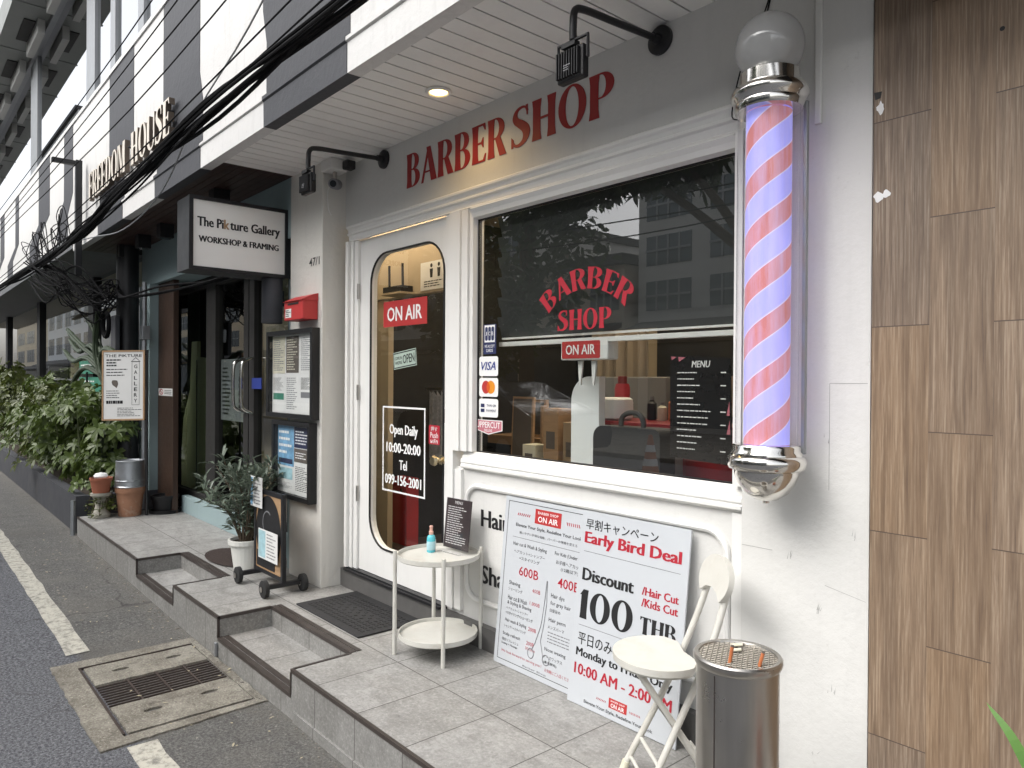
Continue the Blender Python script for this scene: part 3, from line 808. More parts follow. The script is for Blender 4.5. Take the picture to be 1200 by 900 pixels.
mb = MB(); mb.box(-24, -8.552, -.67, -.60, 2.79, 2.94); mb.box(-24, -8.552, -.60, .1, 2.80, 2.86); mb.build('canopy', 'fascia_grey', up)
mb = MB(); mb.box(-24, 3, -.495, 4, 2.95, 4.1); mb.box(-24, 3, -.3, 4, 4.105, 5.76); mb.build('body', 'inner_dark', up)
mb = MB()
for x0, x1 in ((-12.06, -11.50), (-8.44, -8.06), (-7.42, -7.24), (-6.48, -6.31), (-16.4, -16.0), (-20, -19.6), (-4.6, -4.3), (-2.6, -2.4)):
    mb = MB(); mb.box(x0 * .985, x1 * .985, -.595, -.565, 4.116, 5.699); mb.build('mullion', 'aluminium', up)
mb = MB(); mb.box(-24, 3, -.63, -.55, 5.70, 5.76); mb.build('window_head', 'aluminium', up)
mb = MB(); mb.poly(FY(-.57), [rect(-24, 3, 4.10, 5.70)]); mb.build('window', 'glass_upper', up)
mb = MB(); mb.box(-24, 3, -1.02, -.30, 5.765, 6.1)
for k in range(14):
    x = -22 + k * 1.5
    mb.box(x, x + .04, -1.03, -.66, 5.755, 5.764)
mb.build('overhang', 'overhang', up)
for k in range(14):
    mb = MB(); mb.box(-21.6 + k * 1.5, -20.9 + k * 1.5, -.86, -.74, 5.752, 5.763); mb.build('vent', 'inner_dark', up)
    mb = MB(); mb.box(-21.7 + k * 1.5, -20.8 + k * 1.5, -.735, -.66, 5.60, 5.764); mb.build('bracket', 'overhang_light', up)

sg = thing('building_sign', (-6.35, -.65, 3.1), "raised metal letters reading FREEDOM HOUSE on the striped upper wall", 'sign')
for wd, a0, a1 in (("FREEDOM", -7.58, -6.28), ("HOUSE", -6.10, -5.13)):
    mb = MB(); display_text(mb, FY(-.672), wd, a0, a1, 3.09, 3.335, .036, .07); mb.build('letter_side', 'letter_side', sg)
    mb = MB(); display_text(mb, FY(-.7085), wd, a0, a1, 3.09, 3.335, .001, .07); mb.build('letter_face', 'gold_letter', sg)
mb = MB()
for k in range(14): mb.lathe((-7.45 + k * .172, -.695, 3.15 + .12 * (k % 2)), [(.008, 0), (.008, .072)], 8, 'Y')
mb.build('standoff', 'black_metal', sg)

# ---- far left glazed shop
gs = thing('glazed_shop', (-14, 0, 0), "glass fronted room beyond the planter, its beige inner wall a stand-in for a reflected building", 'shop')
mb = MB(); mb.poly(FY(.02), [rect(-23, -8.2, .4, 2.80)]); mb.build('glass', 'glass_shop', gs)
for x in (-15.25, -11.0, -19.5):
    mb = MB(); mb.box(x - .15, x + .15, -.03, .07, .1, 2.80); mb.build('mullion', 'black_metal', gs)
mb = MB(); mb.box(-23, -8.2, .0, .05, 1.43, 1.455); mb.build('rail', 'aluminium', gs)
mb = MB(); mb.box(-60, -8.3, 3.0, 3.2, 0, 6); mb.box(-60, -8.3, .1, 3.0, 2.88, 2.92)  # beige wall added inside, standing in for the reflection of the building opposite
for k in range(14): mb.box(-52 + k * 3.1, -51.9 + k * 3.1, 2.97, 3.0, 0, 6)
mb.build('inner_wall', 'beige', gs)
mb = MB(); mb.box(-44, -30, 2.94, 2.965, .2, 2.7); mb.box(-28, -18, 2.94, 2.965, .2, 1.6); mb.box(-23, -8.2, .1, 2.9, .02, .07); mb.build('dark_panel', 'inner_dark', gs)
mb = MB(); mb.box(-23, -8.2, -.02, .06, .0, .40); mb.build('plinth', 'planter_paint', gs)

# ---- wood clad wall on the right
mb = MB(); mb.box(-.885, 3.2, -.028, .2, -.05, 5.0)
wc = mb.build('wood_clad_wall', 'wood_clad', loc=(.8, 0, 0))
tag(wc, "brown wood grain clad wall to the right of the barber pole", 'wall')
mb = MB(); mb.poly(FY(-.0285), [[(-.884, 2.292), (-.862, 2.290), (-.866, 2.272), (-.880, 2.270)]], 0, .001); mb.poly(FY(-.0285), [circ(-.573, 2.362, .006, .006, 12)], 0, .0006); mb.build('tape_mark', 'ink', wc)
mb = MB()
rg = random.Random(5)
def splat(cx, cz, r, sx=1.0, seed=0):
    q = random.Random(seed); return [(cx + r * sx * q.uniform(.45, 1.1) * math.cos(2 * PI * k / 11), cz + r * q.uniform(.5, 1.15) * math.sin(2 * PI * k / 11)) for k in range(11)]
mb.poly(FY(-.0285), [splat(-.865, 2.245, .020, .6, 3)], .0, .001); mb.poly(FY(-.0285), [splat(-.868, 1.995, .016, 1.3, 4)], .0, .001); mb.poly(FY(-.0285), [splat(-.848, 2.00, .013, 1.0, 6)], 0, .0014)
mb.build('paint_splash', 'white_ink', wc)

# ================================================================== LEAVES AND TREES
def leaf(mb, base, d, L, w, up=Vector((0, 0, 1)), droop=.25, fold=.0):
    d = Vector(d).normalized(); sd_ = d.cross(up)
    if sd_.length < 1e-3: sd_ = Vector((1, 0, 0))
    sd_.normalize(); nn = sd_.cross(d)
    b = Vector(base); m1 = b + d * L * .45 + nn * L * .04; t = b + d * L - Vector((0, 0, droop * L)) 
    m2 = b + d * L * .74 + nn * L * .03 - Vector((0, 0, droop * L * .4)); q1 = b + d * L * .2
    v = [mb.bm.verts.new(p) for p in (b, q1 + sd_ * w * .28, m1 + sd_ * w * .5, m2 + sd_ * w * .42, t, m2 - sd_ * w * .42, m1 - sd_ * w * .5, q1 - sd_ * w * .28)]
    mb.bm.faces.new(v)
def rdir(rg, zmin=-1, zmax=1):
    z = rg.uniform(zmin, zmax); a = rg.uniform(0, 2 * PI); q = math.sqrt(max(0, 1 - z * z)); return Vector((q * math.cos(a), q * math.sin(a), z))
def palmate_shrub(c, rx, ry, h, n, seed, label, lf=.13, mat='leaf_a'):
    rg = random.Random(seed)
    t = thing('shrub', (c[0], c[1], c[2]), label, 'shrub', 'leafy shrubs in the long planter')
    mb = MB(); st = MB()
    lumps = [(rg.uniform(-.75, .75) * rx, rg.uniform(-.8, .45) * ry, h * rg.uniform(.22, .92), rg.uniform(.16, .30)) for k in range(11)]
    for lx, ly, lz, lr in lumps:
        top = Vector((c[0] + lx, c[1] + ly, c[2] + lz)); root = Vector((c[0] + lx * .3, c[1] + ly * .2, c[2] - .05))
        st.tube(spline([root, root.lerp(top, .5) + Vector((rg.uniform(-.06, .06), rg.uniform(-.06, .06), 0)), top], 4), [.012 - .0009 * k for k in range(9)], 5)
        for k in range(n // 11):
            d = rdir(rg, -.75, 1); q = rg.uniform(.25, 1.0) ** .5
            p = top + Vector((d.x * lr * 1.25, d.y * lr, d.z * lr)) * q
            out = Vector((d.x, d.y - .25, .30 + .6 * rg.random())).normalized()
            a = out.cross(Vector((0, 0, 1))); a = a.normalized() if a.length > .01 else Vector((1, 0, 0)); b2 = a.cross(out)
            nl = rg.choice((5, 6, 7, 8)); L = lf * rg.choice((.5, .8, 1.0, 1.0, 1.25))
            for i in range(nl):
                an = 2 * PI * i / nl + rg.uniform(-.25, .25)
                dd = a * math.cos(an) + b2 * math.sin(an) + out * rg.uniform(.0, .45)
                leaf(mb, p, dd, L, L * .42, out, rg.uniform(.1, .4))
    st.build('stem', 'stem_green', t); mb.build('foliage', mat, t)
def tree(x, y, h, crowns, n, seed, label, lf=.34):
    rg = random.Random(seed)
    t = thing('street_tree', (x, y, 0), label, 'tree', 'trees on the opposite pavement')
    mb = MB(); mb.tube(spline([(x, y, 0), (x + .1, y + .05, h * .35), (x - .05, y, h * .7), (x + .1, y, h)], 4), [.22 - .012 * k for k in range(13)], 9)
    for cx, cy, cz, rx, rz in crowns: mb.tube(spline([(x, y, h * .6), ((x + cx) / 2, (y + cy) / 2, (h * .6 + cz) / 2 + .3), (cx, cy, cz)], 4), [.11 - .009 * k for k in range(9)], 6)
    mb.build('trunk', 'bark', t)
    mb = MB()
    for cx, cy, cz, rx, rz in crowns:
        for k in range(n):
            cd = rdir(rg); q = rg.uniform(.2, 1) ** .5
            p = Vector((cx + cd.x * rx * q, cy + cd.y * rx * q, cz + cd.z * rz * q))
            for i in range(5):
                pp = p + rdir(rg) * .22
                leaf(mb, pp, rdir(rg, -.8, .4), lf * rg.uniform(.5, 1.2), lf * .35, rdir(rg), .2)
    mb.build('crown', 'leaf_dark', t)
tree(-12.3, -8.9, 5.2, [(-12.2, -8.6, 4.6, 1.9, 2.3), (-11.6, -8.7, 5.9, 1.5, 1.1), (-13.4, -8.6, 3.0, 1.4, 1.4)], 330, 11, "broad dark leaved street tree across the road opposite the shop door")
tree(-6.6, -9.2, 5.8, [(-8.6, -8.7, 5.95, 1.7, .8), (-6.2, -8.8, 6.5, 1.8, 1.0), (-10.2, -8.6, 6.0, 1.5, .8)], 420, 12, "tall spreading street tree whose branches overhang the road opposite the window")
tree(-19.5, -9.0, 5.4, [(-19.5, -8.7, 4.8, 2.4, 2.4), (-17.2, -8.8, 5.2, 1.7, 1.5), (-22.5, -9, 4.4, 2.0, 2.0)], 300, 13, "dense rounded street tree farthest along the opposite pavement")

# ================================================================== ACROSS THE STREET (reflected in the glass)
def opp_block(name, x0, x1, y0, y1, h, label, wall, rows, colsn, floor0=3.3, shopdark=True):
    t = thing(name, ((x0 + x1) / 2, y1, 0), label, 'building')
    mb = MB(); mb.box(x0, x1, y0, y1, 0, h); mb.build('wall', wall, t)
    mb = MB(); mb.box(x0 - .1, x1 + .1, y0 - .1, y1 + .25, h + .002, h + .3); mb.build('roof', 'opp_dark', t)
    if shopdark:
        mb = MB(); mb.box(x0 + .4, x1 - .4, y1 - .05, y1 + .03, .2, 2.6); mb.build('shopfront', 'opp_glass', t)
        mb = MB(); mb.sweep([(y1 + .0, 3.25), (y1 + 1.5, 2.75), (y1 + 1.5, 2.62), (y1 + .0, 3.1)], x0 + .1, x1 - .1); mb.build('awning', 'opp_dark', t)
    dw = (x1 - x0) / colsn; dh = (h - floor0) / rows
    for i in range(colsn):
        for j in range(rows):
            a0, a1 = x0 + dw * (i + .14), x0 + dw * (i + .86); b0, b1 = floor0 + dh * (j + .2), floor0 + dh * (j + .85)
            mb = MB(); mb.box(a0, a1, y1 - .02, y1 + .02, b0, b1); w = mb.build('window', 'opp_glass', t)
            mb = MB()
            for q in range(1, 4): mb.box(a0 + (a1 - a0) * q / 4 - .03, a0 + (a1 - a0) * q / 4 + .03, y1 + .0201, y1 + .05, b0, b1)
            mb.box(a0, a1, y1 + .051, y1 + .07, (b0 + b1) / 2 - .03, (b0 + b1) / 2 + .03); mb.build('frame', 'aluminium', w)
opp_block('apartment_building', -40, -19.2, -24, -15.2, 7.0, "pale grid windowed block across the street behind the trees", 'opp_wall', 2, 8)
opp_block('shophouse', -19, -14.2, -22, -14.6, 5.0, "low shophouse with dark awning across the street", 'beige_dark', 1, 3)
opp_block('office_block', -14, 8, -24, -15.0, 8.6, "tall pale office block across the street to the right of the low shophouse", 'opp_wall', 4, 10)
opp_block('tower_block', -92, -70, -30, -11.5, 24, "very tall pale tower block far along the street rising above the terrace", 'white_panel', 8, 5)
opp_block('warehouse', -150, -70, -40, -15.6, 12, "long pale beige building at the far end of the street", 'beige', 3, 8)
opp_block('townhouse', -68, -40.3, -24, -15.4, 6.5, "beige terrace far along the opposite side of the street", 'beige', 2, 8)

def car(loc, rz, label, paint):
    t = thing('parked_car', loc, label, 'car')
    ox, oy, oz = loc
    prof = [(-2.2, .35), (-2.22, .62), (-2.05, .82), (-1.2, .93), (-.62, 1.36), (-.1, 1.47), (.75, 1.45), (1.35, 1.12), (1.65, .98), (2.15, .90), (2.25, .6), (2.2, .33)]
    def shell(mb, pr, ins, zt):
        rows = []
        for yy, k in ((-.86, .0), (-.84, .35), (.84, .35), (.86, .0)):
            rows.append(yy)
        A = []
        for x, z in pr:
            half = .86 if z < .95 else .86 - .28 * (z - .95) / .52
            A.append([mb.bm.verts.new((ox + x, oy - half + ins, oz + z + zt)), mb.bm.verts.new((ox + x, oy + half - ins, oz + z + zt))])
        n = len(A)
        for i in range(n): mb.bm.faces.new([A[i][0], A[(i + 1) % n][0], A[(i + 1) % n][1], A[i][1]])
        mb.bm.faces.new([a[0] for a in A]); mb.bm.faces.new([a[1] for a in reversed(A)])
    mb = MB(); shell(mb, prof, 0, 0); bmesh.ops.bevel(mb.bm, geom=list(mb.bm.edges), offset=.045, segments=2, affect='EDGES'); mb.build('body', paint, t, True)
    for sgn in (-1, 1):
        mb = MB(); yy = oy + sgn * .80
        mb.face([(ox - 1.0, oy + sgn * .872, oz + .96), (ox + 1.25, oy + sgn * .872, oz + .99), (ox + .75, oy + sgn * .625, oz + 1.38), (ox - .5, oy + sgn * .625, oz + 1.37)]); mb.build('side_window', 'car_glass', t)
        for xx in (-1.38, 1.38):
            mb = MB(); mb.lathe((ox + xx, oy + sgn * .80 - .1, oz + .31), [(.2, 0), (.31, .02), (.31, .18), (.2, .2)], 22, 'Y'); w = mb.build('wheel', 'tyre', t, True)
            mb = MB(); mb.lathe((ox + xx, oy + sgn * .905 - .01, oz + .31), [(.0, 0), (.19, .0), (.19, .02), (.0, .02)], 18, 'Y'); mb.build('rim', 'aluminium', w)
        mb = MB(); mb.ball((ox - 2.16, oy + sgn * .6, oz + .70), .1, 2, (.6, 1.6, .7)); mb.build('headlight', 'glass_clear', t)
    t.rotation_euler = (0, 0, rz)
car((-10.6, -6.6, 0), .03, "dark grey parked saloon car across the road facing along the kerb", 'car_grey')
t = thing('traffic_cone', (-6.6, -6.2, 0), "orange traffic cone with two white bands standing on the road", 'cone')
mb = MB(); mb.box(-6.82, -6.38, -6.42, -5.98, .003, .04, .01); mb.build('base', 'rubber', t)
mb = MB(); mb.lathe((-6.6, -6.2, .04), [(.15, 0), (.03, .66), (.0, .67)], 20); mb.build('cone', 'orange', t)
for z0 in (.22, .42):
    r0 = .15 - .12 * z0 / .66; r1 = .15 - .12 * (z0 + .1) / .66
    mb = MB(); mb.lathe((-6.6, -6.2, .04), [(r0 + .002, z0), (r1 + .002, z0 + .1)], 20); mb.build('band', 'white_ink', t)

# ================================================================== ROAD FITTINGS
t = thing('drain_cover', (-3.74, -1.15, 0), "rusty slotted drain grate in a worn concrete frame set in the road", 'drain cover')
def quadpts(): return [(-4.28, -1.50), (-3.19, -1.495), (-3.24, -.815), (-4.25, -.815)]
mb = MB()
rg = random.Random(3)
def wob(pts, n, a):
    out = []
    for i, p in enumerate(pts):
        q = pts[(i + 1) % len(pts)]
        for k in range(n): out.append((p[0] + (q[0] - p[0]) * k / n + rg.uniform(-a, a), p[1] + (q[1] - p[1]) * k / n + rg.uniform(-a, a)))
    return out
FZ = lambda z: F((0, 0, z), (1, 0, 0), (0, 1, 0))
mb.poly(FZ(.0), [wob([(-4.28, -1.50), (-3.19, -1.50), (-3.22, -.812), (-4.27, -.812)], 26, .005), list(reversed(rect(-4.165, -3.265, -1.395, -.850)))], .05, .008)
mb.build('surround', 'concrete', t)
for x0, x1 in ((-4.150, -3.885), (-3.585, -3.28)):
    hs = [list(reversed(circ(x0 + .13 + random.uniform(-.02, .02), y, .018, .040, 12))) for y in (-1.235, -.985)]
    mb = MB(); mb.poly(FZ(.0), [wob(rect(x0, x1, -1.375, -.858), 12, .003)] + hs, .05, .010)
    for k in range(7):
        yy = -1.25 + k * .045; mb.poly(FZ(.0), [rect(x0 + .06, x0 + .075, yy, yy + .03)], 0, .0118)
    mb.build('slab', 'concrete', t)
mb = MB()
mb.box(-4.166, -4.158, -1.396, -.852, -.05, .013); mb.box(-3.275, -3.267, -1.396, -.852, -.05, .004); mb.box(-4.150, -3.28, -1.396, -1.386, -.05, .011)
for k in range(9): mb.box(-3.866 + k * .0312, -3.859 + k * .0312, -1.374, -.858, -.03, .007)
for y in (-1.245, -1.115, -.985): mb.box(-3.884, -3.586, y, y + .009, -.03, .0085)
mb.build('grate', 'rust', t)
mb = MB(); mb.box(-4.15, -3.28, -1.38, -.855, -.22, -.20); mb.build('pit', 'inner_dark', t)
pmb = MB(); pmb.box(-3.905, -3.878, -.822, -.806, .012, .085, .006); tag(pmb.build('pipe_stub', 'aluminium', loc=(-3.89, -.81, .01)), "short grey drain pipe stub at the foot of the right hand cut in step", 'pipe')

# ================================================================== BARBER POLE
cx, cy = POLE_X, POLE_Y
t = thing('barber_pole', (cx, cy, 1.12), "chrome barber pole with lit red and blue spiral and glass globe on the white wall", 'barber pole')
mb = MB(); mb.ball((cx, cy, 2.470), .100, 4); mb.build('globe', 'globe_glass', t, True)
mb = MB(); mb.lathe((cx, cy, 0), [(.0, 2.392), (.080, 2.392), (.086, 2.388), (.086, 2.352), (.092, 2.348), (.106, 2.342), (.112, 2.330), (.112, 2.318), (.104, 2.308), (.100, 2.300), (.102, 2.292), (.096, 2.276), (.0, 2.274)], 48); mb.build('top_cap', 'chrome', t, True)
mb = MB(); mb.lathe((cx, cy, 0), [(.0, 1.286), (.094, 1.286), (.098, 1.280), (.098, 1.268), (.103, 1.262), (.103, 1.255), (.110, 1.250), (.114, 1.240), (.114, 1.225), (.108, 1.214), (.092, 1.208), (.092, 1.196), (.082, 1.168), (.062, 1.140), (.034, 1.122), (.012, 1.117), (.010, 1.110), (.0, 1.108)], 48); mb.build('bottom_cap', 'chrome', t, True)
mb = MB(); mb.lathe((cx, cy, 0), [(.0655, 1.287), (.0655, 2.273)], 48, 'Z', False); mb.build('striped_drum', 'stripe', t, True)
mb = MB(); mb.lathe((cx, cy, 0), [(.090, 1.287), (.090, 2.274)], 48, 'Z', False); mb.build('glass_tube', 'glass_clear', t, True)
mb = MB(); mb.box(cx + .082, cx + .094, cy + .048, cy + .062, 1.26, 2.30, .002); mb.box(cx - .094, cx - .082, cy + .048, cy + .062, 1.26, 2.30, .002); mb.box(cx - .03, cx + .03, cy + .085, -.016, 1.225, 1.255); mb.box(cx - .03, cx + .03, cy + .085, -.016, 2.305, 2.335)
mb.build('bracket', 'aluminium', t)
mb = MB(); mb.tube(spline([(cx - .07, cy + .10, 2.50), (cx - .09, -.02, 2.62), (cx - .05, -.018, 2.772)], 5), .0025, 6); mb.tube(spline([(cx - .10, cy, 2.278), (cx - .17, cy + .07, 2.34), (cx - .16, -.03, 2.52), (cx - .09, -.02, 2.66), (cx - .06, -.018, 2.772)], 6), .0022, 6); mb.build('power_cord', 'cable_black', t)
mb = MB(); mb.box(-1.060, -1.040, -.026, -.0142, 2.25, 2.770, .003); tag(mb.build('conduit', 'white_paint', loc=(-1.05, -.02, 2.25)), "white plastic trunking strip running up the wall behind the barber pole globe", 'conduit')

# ================================================================== CEILING AND WALL FITTINGS
t = thing('downlight', (-2.688, -.259, 2.77), "round lit downlight glowing warm yellow in the white plank ceiling", 'ceiling light')
mb = MB(); mb.lathe((-2.688, -.259, 0), [(.040, 2.7705), (.056, 2.7700), (.060, 2.765), (.056, 2.760), (.046, 2.7585), (.040, 2.764)], 32, 'Z', False); mb.build('trim_ring', 'white_paint', t, True)
mb = MB(); mb.lathe((-2.688, -.259, 0), [(.0, 2.7645), (.0405, 2.7645)], 32); mb.build('lens', 'lamp_warm', t)
ld = bpy.data.lights.new('downlight_lamp', 'SPOT'); ld.energy = 2.6; ld.color = (1, .66, .28); ld.spot_size = R(150); ld.spot_blend = .7; ld.shadow_soft_size = .04
lo = bpy.data.objects.new('downlight_lamp', ld); COL.objects.link(lo); lo.parent = t; lo.location = (0, 0, -.020)

def floodlight(x, label, dz=0):
    t = thing('floodlight', (x, 0, 2.72), label, 'floodlight', 'black floodlights on wall arms')
    mb = MB(); mb.lathe((x, -.001, 2.715), [(.052, 0), (.052, -.012), (.046, -.018), (.020, -.022), (.016, -.05)], 28, 'Y'); mb.build('base_plate', 'black_metal', t, True)
    mb = MB(); mb.tube(spline([(x, -.03, 2.715), (x, -.25, 2.700), (x, -.405, 2.690), (x, -.452, 2.672), (x, -.460, 2.62), (x, -.460, 2.575)], 5), .0125, 10); mb.build('arm', 'black_metal', t, True)
    mb = MB(); mb.tube([(x - .066, -.46, 2.500), (x - .066, -.46, 2.572), (x + .066, -.46, 2.572), (x + .066, -.46, 2.500)], .006, 6); mb.build('yoke', 'black_metal', t)
    mb = MB(); mb.box(x - .058, x + .058, -.475, -.445, 2.440, 2.545, .006)
    for k in range(9): mb.box(x - .050 + k * .0115, x - .046 + k * .0115, -.488, -.476, 2.450, 2.535)
    mb.box(x - .03, x + .03, -.484, -.46, 2.546, 2.560)
    mb.build('housing', 'black_plastic', t)
    mb = MB(); mb.box(x - .05, x + .05, -.4445, -.441, 2.448, 2.538); mb.build('lens', 'car_glass', t)
    mb = MB(); bars(mb, F((x - .016, -.4885, 2.468)), 0, .032, 0, .022, 3, .0004, .5, 2); mb.build('label', 'ink_grey', t)
floodlight(-3.577, "black floodlight on a bent arm beside the security camera and white pillar")
floodlight(-1.652, "black floodlight on a bent arm above the word SHOP")

t = thing('security_camera', (-3.96, -.11, 2.70), "small grey security camera hanging under a white junction box beside the pillar", 'camera')
mb = MB(); mb.box(-4.026, -3.90, -.17, -.05, 2.705, 2.7705, .006); mb.build('junction_box', 'white_wall', t)
mb = MB(); mb.tube([(-3.96, -.11, 2.705), (-3.96, -.11, 2.66)], .012, 10); mb.build('mount', 'steel', t)
mb = MB(); d = Vector((.72, -.66, -.2)).normalized(); c0 = Vector((-3.965, -.105, 2.635)); mb.tube([c0 - d * .05, c0 - d * .045, c0 + d * .045, c0 + d * .05], [.026, .031, .031, .027], 20); mb.build('body', 'ink_grey', t, True)
mb = MB(); mb.tube([c0 + d * .0505, c0 + d * .053], [.020, .019], 18); mb.build('lens', 'car_glass', t)
mb = MB(); mb.tube(spline([(-3.99, -.10, 2.66), (-4.01, -.13, 2.60), (-4.022, -.12, 2.50), (-4.024, -.10, 2.46)], 5), .003, 6); mb.build('cord', 'paper', t)
mb = MB(); mb.box(-3.875, -3.815, -.11, -.05, 2.70, 2.752, .008); tag(mb.build('sensor_box', 'black_plastic', loc=(-3.84, -.08, 2.72)), "small black sensor box under the ceiling next to the white junction box", 'sensor')

mb = MB(); mb.text(FY(-.1535), "47/1", -4.205, -4.065, 2.164, 2.214, .0006, .01); tag(mb.build('house_number', 'ink', loc=(-4.13, -.154, 2.19)), "dark house number 47/1 painted on the white pillar", 'number')

t = thing('mailbox', (-4.21, -.2, 1.83), "red metal mailbox with a slot mounted on the pillar", 'mailbox')
mb = MB(); mb.box(-4.345, -4.082, -.252, -.154, 1.832, 1.950, .004); mb.build('box', 'red', t)
mb = MB(); mb.poly(F((-4.078, 0, 0), (0, 1, 0), (0, 0, 1)), [[(-.262, 1.946), (-.154, 1.946), (-.154, 1.992), (-.18, 1.985)]], .272, 0); mb.build('lid', 'red', t)
mb = MB(); mb.box(-4.29, -4.14, -.2545, -.2525, 1.925, 1.936); mb.build('slot', 'inner_dark', t)
mb = MB(); mb.poly(FY(-.2525), [rect(-4.325, -4.24, 1.848, 1.902)], 0, .0006); mb.build('name_label', 'paper', t)
mb = MB(); bars(mb, FY(-.2535), -4.318, -4.247, 1.853, 1.898, 4, .0006, .45, 8); mb.build('print', 'ink', t)

mb = MB(); mb.lathe((-4.625, -.212, 0), [(.0, 1.835), (.062, 1.835), (.066, 1.84), (.066, 2.17), (.062, 2.175), (.0, 2.175)], 28); t = thing('wall_lamp', (-4.625, -.212, 1.83), "dark grey cylinder wall lamp left of the red mailbox", 'wall lamp')
mb.build('shade', 'planter_paint', t, True)
mb = MB(); mb.box(-4.65, -4.60, -.150, -.1405, 1.95, 2.05); mb.build('mount', 'black_metal', t)

def notice_board(x0, x1, z0, z1, label):
    t = thing('notice_board', ((x0 + x1) / 2, -.155, z0), label, 'notice board', 'framed notice boards on the pillar')
    mb = MB(); mb.poly(FY(-.205), [rect(x0, x1, z0, z1), list(reversed(rect(x0 + .028, x1 - .028, z0 + .028, z1 - .028)))], .05, 0); mb.build('frame', 'black_plastic', t)
    mb = MB(); mb.box(x0 + .02, x1 - .02, -.172, -.156, z0 + .02, z1 - .02); mb.build('backing', 'paper', t)
    mb = MB(); mb.poly(FY(-.198), [rect(x0 + .028, x1 - .028, z0 + .028, z1 - .028)]); mb.build('glass', 'glass_board', t)
    return t
def paper(t, x0, x1, z0, z1, mat, rows, seed, ink='ink_grey', off=0.0, pic=None, fill=.38):
    fr = FY(-.1735 - off)
    mb = MB(); mb.poly(fr, [rect(x0, x1, z0, z1)]); p = mb.build('notice', mat, t)
    m = .08 * (x1 - x0)
    if pic:
        q = z0 + (z1 - z0) * pic[1]; q1 = z0 + (z1 - z0) * pic[2]
        mb = MB(); mb.poly(fr, [rect(x0 + m, x1 - m, q, q1)], 0, .0008); mb.build('picture', pic[0], p)
        if pic[1] > .4: zz = (z0 + m, q - m)
        else: zz = (q1 + m, z1 - m)
    else: zz = (z0 + m, z1 - m)
    mb = MB(); bars(mb, fr, x0 + m, x1 - m, zz[0], zz[1], rows, .0009, fill, seed); mb.build('print', ink, p)
x0, x1, z0, z1 = -4.735, -4.055, 1.225, 1.782
t = notice_board(x0, x1, z0, z1, "upper black framed notice board on the pillar holding six white printed sheets")
w = (x1 - x0 - .056) / 3; xa = x0 + .028; zm = (z0 + z1) / 2
paper(t, xa + .008, xa + w - .006, zm + .004, z1 - .034, 'paper_cream', 15, 31)
paper(t, xa + w + .010, xa + 2 * w - .012, zm + .008, z1 - .038, 'paper_dark', 13, 32, 'paper_cream')
paper(t, xa + 2 * w + .006, x1 - .036, zm + .004, z1 - .034, 'paper', 17, 33)
paper(t, xa + .006, xa + w - .006, z0 + .036, zm - .006, 'paper', 12, 34, 'ink_grey', 0, ('green_board', .32, .5))
paper(t, xa + w + .004, xa + 2 * w - .006, z0 + .036, zm - .004, 'paper', 16, 35)
paper(t, xa + 2 * w + .006, x1 - .036, z0 + .036, zm - .006, 'paper', 13, 36, 'ink', 0, ('ink_grey', .4, .55))
x0, x1, z0, z1 = -4.64, -4.085, .715, 1.205
t = notice_board(x0, x1, z0, z1, "lower black framed notice board on the pillar with a blue poster and dark flyers")
xa = x0 + .03; w = (x1 - x0 - .06) / 2
paper(t, xa, xa + w - .004, z0 + .20, z1 - .034, 'paper_blue', 4, 41, 'white_ink', 0, ('paper_navy', .06, .18))
paper(t, xa, xa + w - .004, z0 + .034, z0 + .195, 'paper', 8, 42, 'ink_grey', 0, ('paper_teal', .5, .95))
paper(t, xa + w, x1 - .032, z1 - .165, z1 - .034, 'paper_navy', 5, 43, 'white_ink')
paper(t, xa + w, x1 - .032, z1 - .255, z1 - .17, 'paper_dark', 3, 44, 'white_ink')
paper(t, xa + w, x1 - .032, z0 + .034, z1 - .26, 'paper', 14, 45, 'ink', 0, None)

# hanging gallery sign
t = thing('hanging_sign', (-4.66, -.45, 2.13), "black framed white sign board hung from the ceiling by the pillar", 'sign')
mb = MB(); mb.box(-4.785, -4.560, -.755, -.135, 2.130, 2.572); mb.build('box', 'sign_case', t)
mb = MB(); mb.poly(F((-4.56, 0, 0), (0, 1, 0), (0, 0, 1)), [rect(-.757, -.120, 2.128, 2.575), list(reversed(rect(-.733, -.158, 2.150, 2.553)))], .02, .012); mb.build('frame', 'black_metal', t)
fs = F((-4.5595, 0, 0), (0, 1, 0), (0, 0, 1))
mb = MB(); mb.poly(fs, [rect(-.733, -.158, 2.150, 2.553)], 0, .0015); mb.build('face', 'sign_face', t)
mb = MB(); mb.text(fs, "The Pi", -.708, -.550, 2.395, 2.452, .0022, .007, .0022); mb.text(fs, "ture Gallery", -.512, -.190, 2.378, 2.452, .0022, .007, .0022)
mb.text(fs, "WORKSHOP & FRAMING", -.700, -.198, 2.300, 2.338, .0022, .0, .0024); mb.build('lettering', 'ink', t)
mb = MB(); mb.text(fs, "k", -.549, -.515, 2.395, 2.453, .0022, .007, .002); mb.build('accent_letter', 'wood_light', t)
mb = MB()
mb.box(-4.70, -4.64, -.1385, -.1355, 2.20, 2.50); mb.build('hanger', 'black_metal', t)

